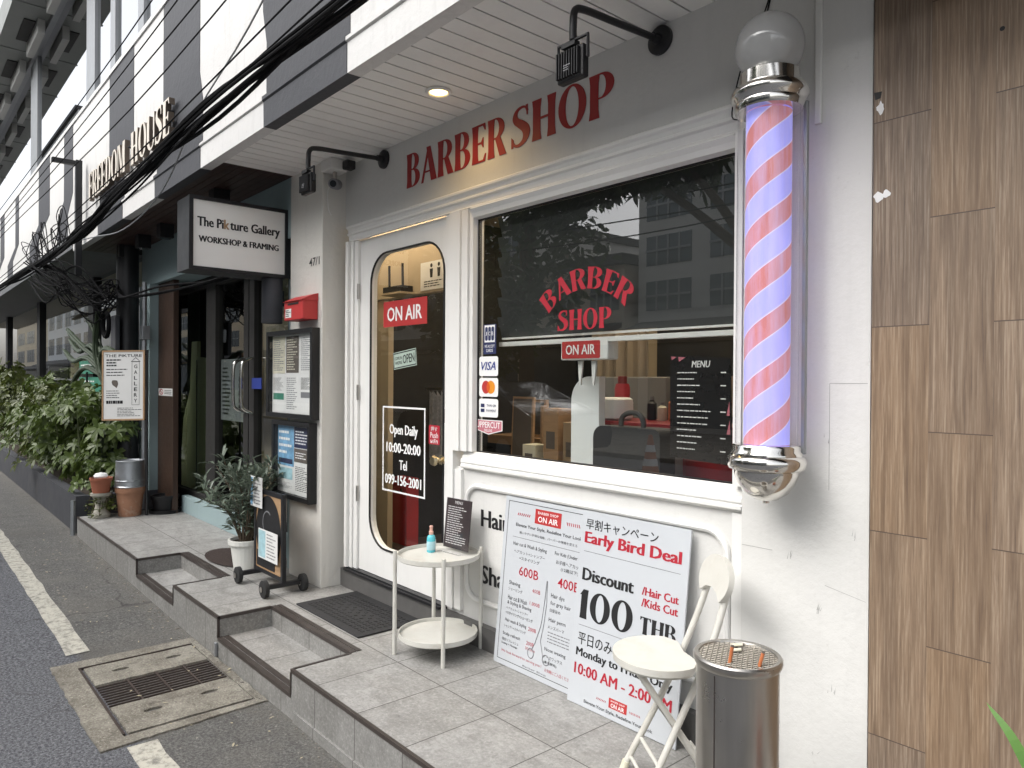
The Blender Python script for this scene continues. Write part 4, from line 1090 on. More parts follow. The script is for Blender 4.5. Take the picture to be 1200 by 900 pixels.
for x, y, lb in ((-5.13, -.38, "square black spotlight box under the dark wooden ceiling just behind the hanging sign"), (-6.57, -.33, "square black spotlight box under the dark wooden ceiling, second from the hanging sign"), (-7.22, -.34, "square black spotlight box under the dark wooden ceiling, third from the hanging sign"), (-7.9, -.34, "square black spotlight box under the dark wooden ceiling next to the black pole")):
    t = thing('spotlight', (x, y, 2.66), lb, 'spotlight', 'spotlight boxes under the wooden ceiling')
    mb = MB(); mb.box(x - .055, x + .055, y - .055, y + .055, 2.655, 2.7735, .004); mb.build('housing', 'black_metal', t)
    mb = MB(); mb.lathe((x, y, 2.652), [(.0, 0), (.042, 0), (.042, .003), (.0, .003)], 18); mb.build('lens', 'car_glass', t)

# stickers and things of the gallery door
mb = MB(); fr = FY(-.1005); t = thing('no_smoking_sticker', (-7.34, -.101, 1.34), "small white no smoking sticker on the brown wooden post", 'sticker')
mb.poly(fr, [rect(-7.59, -7.15, 1.305, 1.375)], 0, .0006); mb.build('backing', 'paper', t)
mb = MB(); mb.poly(fr, [circ(-7.50, 1.34, .062, .028), list(reversed(circ(-7.50, 1.34, .045, .020)))], 0, .0012); mb.poly(fr, [[(-7.545, 1.352), (-7.535, 1.358), (-7.455, 1.328), (-7.465, 1.322)]], 0, .0014); mb.build('symbol', 'ink_red', t)
mb = MB(); bars(mb, fr, -7.40, -7.18, 1.318, 1.362, 3, .0012, .4, 4, False); mb.build('print', 'ink', t)
mb = MB(); mb.box(-5.66, -5.47, .060, .066, 1.393, 1.478); tag(mb.build('door_tag', 'visa_blue', loc=(-5.56, .06, 1.39)), "small blue tag hung by the gallery door handles", 'tag')
t = thing('gallery_poster', (-6.26, .125, 1.11), "pale grey poster behind the glass of the gallery door", 'poster')
mb = MB(); mb.poly(FY(.13), [rect(-6.54, -5.93, 1.11, 1.64)]); mb.build('sheet', 'paper_dim', t)
mb = MB(); bars(mb, FY(.129), -6.5, -6.30, 1.15, 1.58, 12, .0006, .4, 3); bars(mb, FY(.129), -6.12, -6.02, 1.2, 1.5, 5, .0006, .6, 4, False); mb.build('print', 'ink', t)
t = thing('display_board', (-7.7, .29, .3), "tall olive green board standing behind the gallery glass", 'board')
sp = [(-8.15, .30), (-7.31, .30), (-7.31, 1.67), (-7.65, 1.69), (-7.65, 1.85), (-7.83, 1.85), (-7.88, 1.36), (-8.09, 1.05), (-8.15, .70)]
mb = MB(); mb.poly(F((0, .28, 0)), [sp], .03); mb.build('panel', 'surf_green', t)
mb = MB(); mb.box(-7.665, -7.655, .274, .2795, .30, 1.66); mb.build('seam', 'inner_dark', t)


# ================================================================== DOOR AND WINDOW SIGNS
DG = FY(.0292)          # just in front of the door glass
t = thing('door_sign', (-3.405, .029, 1.84), "red ON AIR sign with white letters stuck on the door glass", 'sign', 'small signs on the door glass')
mb = MB(); mb.poly(DG, [rect(-3.626, -3.187, 1.770, 1.914)], 0, .002); mb.build('plate', 'red', t)
mb = MB(); mb.text(DG, "ON AIR", -3.585, -3.232, 1.800, 1.880, .003, .035); mb.build('lettering', 'white_ink', t)
t = thing('open_sign', (-3.39, .029, 1.53), "tilted pale green OPEN sign hung on the door glass", 'sign', 'small signs on the door glass')
fo = F((-3.510, .0285, 1.527), (math.cos(R(6)), 0, math.sin(R(6))), (-math.sin(R(6)), 0, math.cos(R(6))))
mb = MB(); mb.poly(fo, [rect(0, .232, 0, .094)], 0, .002); mb.build('plate', 'open_green', t)
mb = MB(); mb.poly(fo, [rect(.004, .228, .004, .090), list(reversed(rect(.009, .223, .010, .084)))], 0, .0026)
mb.text(fo, "OPEN", .098, .214, .022, .072, .0028, .02); mb.text(fo, "COME IN", .018, .088, .050, .068, .0028, .01); mb.text(fo, "WE'RE", .018, .088, .024, .042, .0028, .01); mb.build('lettering', 'ink', t)
t = thing('opening_hours', (-3.41, .029, .84), "white framed opening hours and telephone lettering on the door glass", 'lettering')
mb = MB(); mb.poly(DG, [rect(-3.629, -3.197, .840, 1.322), list(reversed(rect(-3.617, -3.209, .850, 1.312)))], 0, .0012); mb.build('border', 'white_ink', t)
mb = MB()
mb.text(DG, "Open Daily", -3.555, -3.268, 1.150, 1.222, .0012, .004, .0024); mb.text(DG, "10:00-20:00", -3.588, -3.240, 1.064, 1.120, .0012, .004, .0026)
mb.text(DG, "Tel", -3.452, -3.372, .972, 1.026, .0012, .004, .0022); mb.text(DG, "099-156-2001", -3.600, -3.232, .884, .940, .0012, .004, .0026); mb.build('lettering', 'white_ink', t)
t = thing('push_sticker', (-3.115, .029, 1.18), "small red push sticker on the edge of the door glass", 'sticker')
mb = MB(); mb.poly(DG, [rrect(-3.164, -3.066, 1.136, 1.236, .006)], 0, .0012); mb.build('backing', 'ink_red', t)
mb = MB(); mb.text(DG, "押す", -3.145, -3.085, 1.204, 1.228, .002, .01); mb.text(DG, "Push", -3.150, -3.080, 1.170, 1.198, .002, .012); mb.text(DG, "ผลัก", -3.148, -3.082, 1.142, 1.166, .002, .012); mb.build('lettering', 'white_ink', t)

WG = FY(.0295)
def sticker(name, a0, a1, b0, b1, mat, label, r=.012):
    t = thing(name, ((a0 + a1) / 2, .029, b0), label, 'sticker', 'stickers on the window glass')
    mb = MB(); mb.poly(WG, [rrect(a0, a1, b0, b1, r)], 0, .0012); mb.build('backing', mat, t); return t
t = sticker('window_sticker', -2.712, -2.617, 1.596, 1.737, 'navy', "navy card sticker with a white square, topmost in the column on the window", .004)
mb = MB(); mb.poly(WG, [rect(-2.703, -2.626, 1.652, 1.733)], 0, .002); mb.build('panel', 'white_ink', t)
mb = MB()
for k, c in enumerate("JCB"): mb.poly(WG, [rrect(-2.698 + k * .0235, -2.678 + k * .0235, 1.660, 1.725, .008)], 0, .0026)
mb.build('emblem', 'navy', t)
mb = MB(); mb.text(WG, "J", -2.694, -2.683, 1.684, 1.702, .0034, .01); mb.text(WG, "C", -2.672, -2.658, 1.684, 1.702, .0034, .01); mb.text(WG, "B", -2.648, -2.636, 1.684, 1.702, .0034, .01)
mb.text(WG, "WE ACCEPT", -2.702, -2.627, 1.626, 1.640, .002, .015); mb.text(WG, "CARDS", -2.690, -2.640, 1.606, 1.620, .002, .015); mb.build('lettering', 'white_ink', t)
t = sticker('window_sticker', -2.743, -2.602, 1.492, 1.585, 'white_ink', "white card sticker with blue slanted lettering, second in the column on the window")
mb = MB(); mb.text(WG, "VISA", -2.728, -2.617, 1.520, 1.560, .002, .035, 0, .25); mb.build('lettering', 'visa_blue', t)
t = sticker('window_sticker', -2.742, -2.601, 1.394, 1.483, 'white_ink', "white card sticker with overlapping red and orange circles on the window")
mb = MB(); mb.poly(WG, [circ(-2.690, 1.439, .031)], 0, .002); mb.build('red_circle', 'red', t)
mb = MB(); mb.poly(WG, [circ(-2.653, 1.439, .031)], 0, .0026); mb.build('orange_circle', 'card_orange', t)
mb = MB(); a = math.acos(.0185 / .031); mb.poly(WG, [arc(-2.690, 1.439, .031, .031, -a, a, 10) + arc(-2.653, 1.439, .031, .031, PI - a, PI + a, 10)], 0, .0032); mb.build('overlap', 'card_mid', t)
t = sticker('window_sticker', -2.742, -2.600, 1.297, 1.384, 'white_ink', "white payment sticker with two short rows of dark print on the window")
mb = MB(); mb.text(WG, "THAI QR", -2.683, -2.614, 1.345, 1.358, .002, .02); mb.text(WG, "PAYMENT", -2.685, -2.612, 1.322, 1.334, .002, .02); mb.poly(WG, [rect(-2.728, -2.700, 1.343, 1.360)], 0, .002); mb.poly(WG, [rect(-2.728, -2.700, 1.320, 1.336)], 0, .002); mb.build('lettering', 'navy', t)
t = thing('badge_sticker', (-2.67, .029, 1.22), "pink badge shaped sticker reading UPPERCUT at the bottom of the column on the window", 'sticker', 'stickers on the window glass')
mb = MB(); mb.poly(WG, [[(-2.772, 1.284), (-2.772, 1.236), (-2.670, 1.214), (-2.568, 1.236), (-2.568, 1.284)]], 0, .0012); mb.build('backing', 'white_ink', t)
mb = MB(); mb.poly(WG, [[(-2.767, 1.280), (-2.767, 1.239), (-2.670, 1.219), (-2.573, 1.239), (-2.573, 1.280)]], 0, .0018); mb.build('field', 'pink', t)
mb = MB(); mb.text(WG, "UPPERCUT", -2.758, -2.582, 1.246, 1.275, .0026, .03); mb.text(WG, "DELUXE", -2.70, -2.64, 1.228, 1.240, .0026, .02); mb.build('lettering', 'white_ink', t)

t = thing('window_lettering', (-2.05, .029, 1.68), "red arched BARBER SHOP lettering on the upper window glass", 'lettering')
Ra = .300; ccx, ccz = -2.052, 1.850 - Ra
mb = MB(); display_text(mb, WG, "BARBER", -.235, .235, 0, .088, .0008, .06, .26, lambda a, b: (ccx + (Ra + b) * math.sin(a / Ra), ccz + (Ra + b) * math.cos(a / Ra)))
mb.build('upper_word', 'ink_red', t)
mb = MB(); display_text(mb, WG, "SHOP", -2.208, -1.908, 1.684, 1.768, .0008); mb.build('lower_word', 'ink_red', t)

# window blind
t = thing('window_blind', (-2.0, .08, 1.63), "dark slatted blind lowered over the upper half of the shop window", 'blind')
mb = MB(); rg = random.Random(9)
for k in range(13):
    z = 1.676 + k * .0475; j = -.012 if k % 2 else .008
    mb.face([(-2.655 + j, .088, z), (-1.30, .088, z), (-1.30, .076, z + .0485), (-2.655 + j, .076, z + .0485)])
mb.build('slats', pm('blind_grey', (.05, .052, .052), .6, var=.1), t)
mb = MB(); mb.box(-2.62, -1.30, .066, .084, 1.664, 1.672); mb.build('cord_rail', 'white_paint', t)
mb = MB(); mb.box(-2.64, -1.30, .064, .090, 1.632, 1.652, .002); mb.build('bottom_rail', 'white_paint', t)

# ================================================================== THINGS INSIDE THE SHOP (seen through the window)
t = thing('light_box', (-2.1, .06, 1.56), "white edged ON AIR light box hanging inside the window", 'sign')
mb = MB(); mb.box(-2.222, -1.955, .062, .13, 1.560, 1.645, .006); mb.build('case', 'paper', t)
mb = MB(); mb.poly(FY(.061), [rrect(-2.214, -1.995, 1.566, 1.639, .006)], 0, .0); mb.build('face', 'red', t)
mb = MB(); mb.text(FY(.060), "ON AIR", -2.190, -2.020, 1.582, 1.624, .0006, .03); mb.build('lettering', 'white_ink', t)
for x in (-2.135, -2.058):
    mb = MB(); mb.poly(FY(.09), [[(x - .012, 1.556), (x + .016, 1.556), (x + .004, 1.455), (x - .004, 1.455)]], .008); mb.build('bracket', 'paper', t)
t = thing('counter_screen', (-2.25, .25, .31), "white counter end panel with a rounded top corner inside the window", 'panel')
mb = MB(); mb.poly(FY(.245), [rrect(-2.335, -2.165, .31, 1.492, .09, 8, (0, 0, 0, .11))], .04); mb.build('panel', 'white_panel', t)
t = thing('low_partition', (-2.4, .82, .31), "grey low partition behind the white counter panel", 'partition')
mb = MB(); mb.box(-2.72, -2.22, .80, .85, .31, 1.495, .006); mb.build('panel', 'grey_panel', t)
mb = MB(); mb.box(-2.22, -1.6, .86, .90, 1.31, 1.50); mb.build('shelf_panel', 'curtain', t)
t = thing('curtain', (-2.64, .92, .31), "beige curtain hanging behind the grey partition", 'curtain')
mb = MB(); pr = [(-2.86 + k * .02, .95 + .02 * math.sin(k * 1.7)) for k in range(22)]
for a, b in zip(pr, pr[1:]): mb.face([(a[0], a[1], .35), (b[0], b[1], .35), (b[0], b[1], 2.2), (a[0], a[1], 2.2)])
mb.build('cloth', 'curtain', t)
t = thing('counter', (-2.0, .42, .31), "white counter with a red top inside the window", 'counter')
mb = MB(); mb.box(-2.30, -1.88, .36, .62, .31, 1.272); mb.build('body', 'white_panel', t)
mb = MB(); mb.box(-2.32, -1.70, .34, .64, 1.273, 1.292, .003); mb.build('top', 'red_dark', t)
t = thing('spray_canister', (-2.265, .5, 1.292), "red bottle standing on the red counter top behind the white speaker", 'bottle')
mb = MB(); mb.lathe((-2.265, .52, 0), [(.0, 1.2925), (.034, 1.2925), (.036, 1.30), (.036, 1.44), (.030, 1.46), (.0, 1.46)], 20); mb.build('body', 'ink_red', t, True)
mb = MB(); mb.lathe((-2.265, .52, 0), [(.022, 1.4605), (.022, 1.495), (.0, 1.497)], 16); mb.build('cap', 'red_dark', t, True)
t = thing('speaker', (-2.235, .42, 1.292), "white rounded speaker on the counter inside the window", 'speaker')
mb = MB(); mb.lathe((-2.235, .43, 0), [(.0, 1.2925), (.070, 1.2925), (.084, 1.302), (.086, 1.32), (.086, 1.372), (.083, 1.388), (.072, 1.396), (.0, 1.398)], 32); mb.build('body', 'white_panel', t, True)
mb = MB(); mb.tube(spline([(-2.30, .36, 1.295), (-2.325, .33, 1.28), (-2.33, .33, 1.20), (-2.32, .33, 1.1)], 5), .0035, 6); mb.build('cord', 'cable_black', t)
for x, z, mt, lb in ((-2.12, .11, 'ink', "slim black bottle on the red counter top, nearest the white speaker"), (-2.06, .085, 'paper_cream', "short cream jar on the red counter top"), (-2.00, .12, 'orange', "orange tonic bottle on the red counter top"), (-1.93, .10, 'paper_teal', "pale teal bottle on the red counter top"), (-1.86, .13, 'navy', "tall navy bottle on the red counter top, farthest right")):
    t = thing('product_bottle', (x, .56, 1.2925), lb, 'bottle', 'bottles on the red counter')
    mb = MB(); mb.lathe((x, .56, 1.2925), [(.0, 0), (.020, 0), (.022, .004), (.022, z * .7), (.010, z * .8), (.010, z * .84), (.0, z * .84)], 16); mb.build('body', mt, t, True)
    mb = MB(); mb.lathe((x, .56, 1.2925), [(.0, z * .845), (.011, z * .845), (.011, z), (.0, z)], 12); mb.build('cap', 'ink_grey', t, True)
t = thing('handbag', (-1.95, .22, .9), "black soft bag with a looped handle against the counter inside the window", 'bag')
mb = MB(); mb.poly(FY(.17), [rrect(-2.130, -1.775, .95, 1.282, .03, 6, (.01, .01, .035, .05))], .10); mb.build('body', 'bag_black', t)
mb = MB(); mb.tube(spline([(-2.00, .20, 1.27), (-1.995, .20, 1.315), (-1.965, .20, 1.338), (-1.915, .20, 1.34), (-1.885, .20, 1.315), (-1.88, .20, 1.27)], 5), .011, 8); mb.build('handle', 'bag_black', t, True)
t = thing('stand_table', (-1.95, .3, .31), "low black stand carrying the soft bag inside the window", 'stand')
mb = MB(); mb.box(-2.15, -1.60, .15, .34, .90, .94); mb.build('top', 'inner_dark', t)
for x in (-2.12, -1.64):
    for y in (.17, .31):
        mb = MB(); mb.box(x - .012, x + .012, y - .012, y + .012, .31, .899); mb.build('leg', 'inner_dark', t)
t = thing('price_menu', (-1.55, .09, 1.18), "black price menu with red triangles hung inside the window at the right", 'menu')
fm = FY(.108)
mb = MB(); mb.poly(fm, [[(-1.678, 1.188), (-1.415, 1.176), (-1.425, 1.555), (-1.683, 1.572)]], .006); mb.build('board', 'blackboard', t)
mb = MB(); mb.text(fm, "MENU", -1.585, -1.505, 1.524, 1.548, .0006, .035, 0, .15); rg = random.Random(4)
for k in range(13):
    z = 1.500 - k * .0235; e = rg.uniform(.4, .95)
    bars(mb, fm, -1.648, -1.648 + .16 * e, z, z + .010, 1, .0006, .38, k, False); 
    if k % 2 == 0: bars(mb, fm, -1.462, -1.440, z, z + .010, 1, .0006, .4, k + 50, False, False)
mb.build('lettering', 'white_ink', t)
for tri in ([(-1.676, 1.566), (-1.652, 1.564), (-1.674, 1.552)], [(-1.644, 1.564), (-1.612, 1.562), (-1.642, 1.546)], [(-1.437, 1.352), (-1.424, 1.352), (-1.426, 1.402)], [(-1.436, 1.286), (-1.421, 1.286), (-1.424, 1.336)]):
    mb = MB(); mb.poly(fm, [tri], 0, .0008); mb.build('triangle', 'pink', t)
t = thing('armchair', (-1.62, .62, .31), "dark red armchair behind the hanging price menu", 'chair')
mb = MB(); mb.box(-1.86, -1.36, .50, .98, .62, .80, .03); mb.build('seat', 'red_dark', t)
mb = MB(); mb.box(-1.86, -1.36, .42, .495, .62, 1.30, .03); mb.build('backrest', 'red_dark', t)
for x in (-1.92, -1.36):
    mb = MB(); mb.box(x, x + .06, .50, .95, .75, .98, .015); mb.build('armrest', 'red_dark', t)
mb = MB(); mb.lathe((-1.61, .74, 0), [(.0, .312), (.22, .312), (.22, .33), (.04, .35), (.04, .618), (.0, .618)], 24); mb.build('pedestal', 'chrome', t)
t = thing('light_strip', (-5.36, 2.95, .5), "thin vertical strip lamp glowing warm on the beige wall inside the shop", 'lamp')
mb = MB(); mb.box(-5.75, -5.72, 2.955, 2.99, 1.30, 2.4); mb.build('tube', 'strip_warm', t)
mb = MB(); mb.box(-5.76, -5.71, 2.991, 2.999, 1.28, 2.42); mb.build('channel', 'aluminium', t)
t = thing('sandwich_board', (-3.8, 1.2, .31), "dark leaning menu board with a tan edge inside the shop", 'board')
fs2 = F((-3.86, 1.16, .31), (1, 0, .0), (-.09, .12, 1))
mb = MB(); mb.poly(fs2, [rect(.02, .24, .60, 1.06)], .02); mb.build('frame', 'wood_light', t)
mb = MB(); mb.poly(fs2, [rect(.035, .225, .615, 1.045)], .0, .002); mb.build('face', 'paper_dark', t)
mb = MB(); mb.box(-3.86, -3.84, 1.3, 1.33, .31, 1.3); mb.box(-3.66, -3.64, 1.3, 1.33, .31, 1.3); mb.build('legs', 'wood_light', t)
t = thing('framed_picture', (-4.0, 1.6, 1.0), "dark framed picture standing on the side cabinet", 'picture')
mb = MB(); mb.box(-4.14, -3.90, 1.58, 1.61, 1.05, 1.33); mb.build('frame', 'wood_light', t)
mb = MB(); mb.poly(FY(1.579), [rect(-4.12, -3.92, 1.07, 1.31)]); mb.build('print', pm('photo_dark', (.09, .08, .06), .4, var=.9, scale=16), t)
t = thing('side_cabinet', (-3.9, 1.7, .31), "wooden side cabinet holding a framed picture inside the shop", 'cabinet')
mb = MB(); mb.box(-4.9, -3.55, 1.5, 1.9, .31, 1.045); mb.build('body', 'wood_light', t)
mb = MB(); mb.box(-4.85, -3.60, 1.490, 1.4985, .36, .98); mb.build('front', 'inner_dark', t)
t = thing('mirror', (-4.6, 2.8, 1.0), "tall dark mirror on the back wall of the shop", 'mirror')
mb = MB(); mb.box(-5.25, -4.75, 2.84, 2.858, .9, 2.3); mb.build('glass', 'mirror_dark', t)
mb = MB(); mb.poly(FY(2.838), [rect(-5.28, -4.72, .87, 2.33), list(reversed(rect(-5.25, -4.75, .9, 2.3)))], .02); mb.build('frame', 'inner_dark', t)
for i, (x, z, w, h, mt, lb) in enumerate(((-3.25, .94, .13, .36, 'wood_light', "tall tan box stacked by the white counter panel"), (-3.08, .92, .12, .30, 'cardboard', "brown cardboard box nearest the white counter panel"), (-3.45, .92, .12, .14, 'paper_cream', "small cream box left of the stacked tan box"))):
    t = thing('storage_box', (x, 1.05, z), lb, 'box', 'boxes on the inner shelf')
    mb = MB(); mb.box(x - w / 2, x + w / 2, 1.0, 1.12, z, z + h, .003); mb.build('carton', mt, t)
    mb = MB(); mb.poly(FY(.9995), [rect(x - w * .3, x + w * .3, z + h * .3, z + h * .6)], 0, .0); mb.build('print', 'paper_dark', t)
t = thing('inner_shelf', (-3.3, 1.05, .31), "low dark shelf carrying cardboard boxes inside the shop", 'shelf')
mb = MB(); mb.box(-3.6, -2.9, .95, 1.25, .88, .918); mb.build('board', 'inner_dark', t)
for x in (-3.56, -2.94):
    mb = MB(); mb.box(x - .02, x + .02, .97, 1.2, .31, .879); mb.build('side', 'inner_dark', t)
t = thing('red_cabinet', (-4.3, .7, .31), "glossy dark red cabinet behind the lower door glass", 'cabinet')
mb = MB(); mb.box(-4.52, -4.29, .62, .72, .31, .78, .004); mb.build('body', 'red', t)
mb = MB(); mb.lathe((-4.33, .618, .70), [(.0, -.02), (.012, -.018), (.012, 0), (.0, .0)], 12, 'Y'); mb.build('knob', 'chrome', t)
t = thing('router', (-4.05, .4, 2.03), "black wireless router with two aerials on the beam inside the door", 'router')
mb = MB(); mb.box(-4.16, -3.94, .34, .432, 2.035, 2.075, .004); mb.build('body', 'black_plastic', t)
for x in (-4.14, -3.98):
    mb = MB(); mb.tube([(x, .38, 2.075), (x - .005, .38, 2.22)], .008, 8); mb.build('aerial', 'black_plastic', t)
mb = MB(); mb.box(-4.17, -3.93, .33, .438, 2.022, 2.034); mb.build('shelf', 'inner_beige', t)
t = thing('restroom_sign', (-3.72, .43, 2.02), "white sign with two small dark figures on the beam inside the door", 'sign')
mb = MB(); mb.poly(FY(.436), [rect(-3.86, -3.56, 2.035, 2.21)], .003); mb.build('plate', 'paper', t)
mb = MB()
for x in (-3.74, -3.66):
    mb.poly(FY(.4355), [circ(x, 2.185, .013, .013, 12)], 0, .0006); mb.poly(FY(.4355), [[(x - .018, 2.165), (x + .018, 2.165), (x + .012, 2.11), (x - .012, 2.11)]], 0, .0006)
bars(mb, FY(.4355), -3.82, -3.60, 2.05, 2.095, 3, .0006, .4, 6); mb.build('symbol', 'ink', t)
t = thing('barber_cape', (-4.3, .8, .9), "patterned grey cloth hanging inside the door", 'cloth')
mb = MB(); pr = [(-4.28 + k * .018, .80 + .015 * math.sin(k * 1.9)) for k in range(15)]
for a, b in zip(pr, pr[1:]): mb.face([(a[0], a[1], .92), (b[0], b[1], .92), (b[0], b[1], 1.36), (a[0], a[1], 1.40)])
mb.build('cloth', pm('cape', (.34, .34, .36), .8, var=.8, scale=40), t)
mb = MB(); mb.box(-4.32, -3.98, .80, .815, 1.40, 1.42); mb.build('rail', 'steel', t)

# lettering on the lower panel
t = thing('panel_lettering', (-2.6, .027, .5), "black Hair and Shave lettering on the lower white panel", 'lettering')
PF = FY(.0095)
mb = MB(); mb.text(PF, "Hair", -2.698, -2.49, .778, .858, .0006, .003, .0042); mb.text(PF, "Shave", -2.696, -2.405, .510, .596, .0006, .003, .0042); mb.build('lettering', 'ink', t)

# ================================================================== POSTER BOARDS
def leaning_board(bl, w, h, ytop, label):
    fr = F(bl, (1, 0, 0), (0, ytop - bl[1], h))
    t = thing('poster_board', (bl[0] + w / 2, bl[1], ZS), label, 'poster board', 'poster boards leaning on the lower panel')
    mb = MB(); mb.poly(fr, [rect(0, w, 0, h)], .006); mb.build('board', 'board_white', t)
    def T(mb, s_, u0, u1, v0, v1, **k): mb.text(fr, s_, u0 * w, u1 * w, (1 - v1) * h, (1 - v0) * h, **k)
    def L(mb, u0, u1, v, th=.0012): mb.poly(fr, [rect(u0 * w, u1 * w, (1 - v) * h - th / 2, (1 - v) * h + th / 2)], 0, .0006)
    def RC(mb, u0, u1, v0, v1, off=.0008): mb.poly(fr, [rect(u0 * w, u1 * w, (1 - v1) * h, (1 - v0) * h)], 0, off)
    def HT(mb, u0, u1, v0, v1, n, s_=1):
        d = (u1 - u0) / n
        for k in range(n):
            a = u0 + k * d; mb.poly(fr, [[((a) * w, (1 - (v1 if s_ > 0 else v0)) * h), ((a + d * .4) * w, (1 - (v1 if s_ > 0 else v0)) * h), ((a + d * .9) * w, (1 - (v0 if s_ > 0 else v1)) * h), ((a + d * .5) * w, (1 - (v0 if s_ > 0 else v1)) * h)]], 0, .0006)
    return t, fr, T, L, RC, HT
t, fr, T, L, RC, HT = leaning_board((-2.496, -.075, ZS + .003), .515, .735, -.004, "white price list poster board with 600B and 400B in red, behind the Early Bird board")
w, h = .515, .735
mb = MB(); mb.poly(fr, [rect(.022, w - .02, .022, h - .018), list(reversed(rect(.0245, w - .0225, .0245, h - .0205)))], 0, .0006); L(mb, .125, .94, .234); mb.build('border', 'ink', t)
mb = MB(); RC(mb, .385, .695, .045, .13); logo = mb.build('logo', 'red', t)
mb = MB(); T(mb, "ON AIR", .425, .66, .085, .118, off=.0016, bold=.03); T(mb, "BARBER SHOP", .42, .66, .058, .073, off=.0016); mb.build('logo_lettering', 'white_ink', logo)
mb = MB(); HT(mb, .165, .33, .088, .104, 7); HT(mb, .755, .91, .086, .104, 7, -1)
T(mb, "600B", .238, .478, .398, .452, bold=.02); T(mb, "400B", .706, .945, .398, .452, bold=.02); T(mb, "400B", .42, .515, .505, .527); T(mb, "1,000B", .40, .52, .58, .603); T(mb, "200B", .405, .50, .726, .748); T(mb, "200B", .395, .485, .808, .83)
T(mb, "30 min", .385, .505, .842, .858); T(mb, "We look forward to serving you !", .09, .59, .908, .928); T(mb, "お気軽にご入店ください", .63, .93, .915, .935)
mb.build('red_print', 'ink_red', t)
mb = MB()
T(mb, "Elevate Your Style, Redefine Your Look", .155, .935, .150, .175, bold=.012); T(mb, "通いやすい手頃な価格、バーバーの常識を変える", .205, .89, .194, .210)
for s_, u0, u1, v0, v1 in (("Hair cut & Wash & Styling", .14, .555, .262, .290), ("ヘアカット+シャンプー", .155, .54, .308, .328), ("+スタイリング", .23, .48, .342, .362), ("For Kids (Under 12)", .65, .96, .260, .286), ("お子様ヘアカット", .67, .955, .305, .328), ("(12歳以下)", .73, .92, .340, .364),
                            ("Shaving", .124, .268, .497, .527), ("シェービング", .122, .30, .536, .555), ("Hair cut & Wash", .124, .365, .584, .610), ("& Styling & Shaving", .122, .425, .616, .643), ("ヘアカット+シャンプー", .114, .39, .654, .670), ("+スタイリング+シェービング", .112, .45, .680, .698),
                            ("Hair wash & Styling", .11, .38, .722, .748), ("シャンプー+スタイリング", .102, .378, .760, .778), ("Scalp refresh", .094, .316, .804, .828), ("頭皮リフレッシュ", .09, .30, .840, .858), ("Scaling + Massage", .086, .29, .866, .880),
                            ("Hair dye", .642, .795, .496, .527), ("for gray hair", .642, .87, .538, .566), ("白髪染め", .64, .76, .580, .600), ("Hair perm", .636, .826, .632, .660), ("メンズパーマ", .63, .815, .674, .694), ("Nose waxing", .612, .85, .800, .826), ("ノーズワックス", .606, .818, .842, .862), ("(鼻毛脱毛)", .61, .76, .874, .892)):
    T(mb, s_, u0, u1, v0, v1, bold=.004 if s_[0] < '\x7f' else .0)
T(mb, "Barber Shop", .37, .65, .950, .962)
mb.build('black_print', 'ink', t)
mb = MB(); bars(mb, fr, .635 * w, .88 * w, (1 - .775) * h, (1 - .705) * h, 4, .0006, .3, 3, False)
mb.tube([fr.p(u * w, (1 - v) * h, .001) for u, v in ((.585, .437), (.575, .55), (.56, .66), (.55, .70), (.50, .80), (.46, .85))], .0016, 4)
mb.tube([fr.p(u * w, (1 - v) * h, .001) for u, v in ((.590, .437), (.60, .56), (.585, .68), (.56, .78), (.60, .86))], .0016, 4)
mb.tube([fr.p((.455 + .035 * math.cos(a)) * w, (1 - .868 - .028 * math.sin(a)) * h, .001) for a in [k * PI / 8 for k in range(16)]], .0018, 4, True)
mb.tube([fr.p((.635 + .04 * math.cos(a)) * w, (1 - .872 - .028 * math.sin(a)) * h, .001) for a in [k * PI / 8 for k in range(16)]], .0018, 4, True)
mb.build('scissors_drawing', 'ink_grey', t)

t, fr, T, L, RC, HT = leaning_board((-2.003, -.108, ZS + .003), .515, .742, -.022, "white Early Bird Deal poster board with a large black 100, leaning behind the folding chair")
w, h = .515, .742
mb = MB(); T(mb, "早割キャンペーン", .045, .735, .040, .096, bold=.02); T(mb, "Discount", .05, .555, .300, .364, bold=.004, dil=.0032); display_text(mb, fr, "100", .045 * w, .565 * w, (1 - .562) * h, (1 - .412) * h, .0006, .045); display_text(mb, fr, "THB", .632 * w, .94 * w, (1 - .540) * h, (1 - .458) * h, .0006, .04)
T(mb, "平日のみ", .06, .40, .635, .695, bold=.02); T(mb, "Monday to Friday Only", .052, .945, .712, .768, bold=.006, dil=.0018); T(mb, "Elevate Your Style, Redefine Your Look", .172, .81, .960, .981, bold=.012)
L(mb, .045, .94, .213); L(mb, .055, .50, .597); mb.build('black_print', 'ink', t)
mb = MB(); T(mb, "Early Bird Deal", .042, .942, .110, .188, bold=.003, dil=.0034); T(mb, "/Hair Cut", .627, .943, .315, .355, bold=.004, dil=.0014); T(mb, "/Kids Cut", .630, .943, .370, .410, bold=.004, dil=.0014); T(mb, "10:00 AM - 2:00 PM", .047, .95, .792, .848, bold=.004, dil=.0018)
HT(mb, .288, .386, .922, .932, 7); HT(mb, .60, .70, .922, .932, 7, -1); mb.build('red_print', 'ink_red', t)
mb = MB(); RC(mb, .41, .578, .898, .946); logo = mb.build('logo', 'red', t)
mb = MB(); T(mb, "ON AIR", .432, .556, .920, .940, off=.0016, bold=.03); T(mb, "BARBER SHOP", .43, .558, .905, .914, off=.0016); mb.build('logo_lettering', 'white_ink', logo)

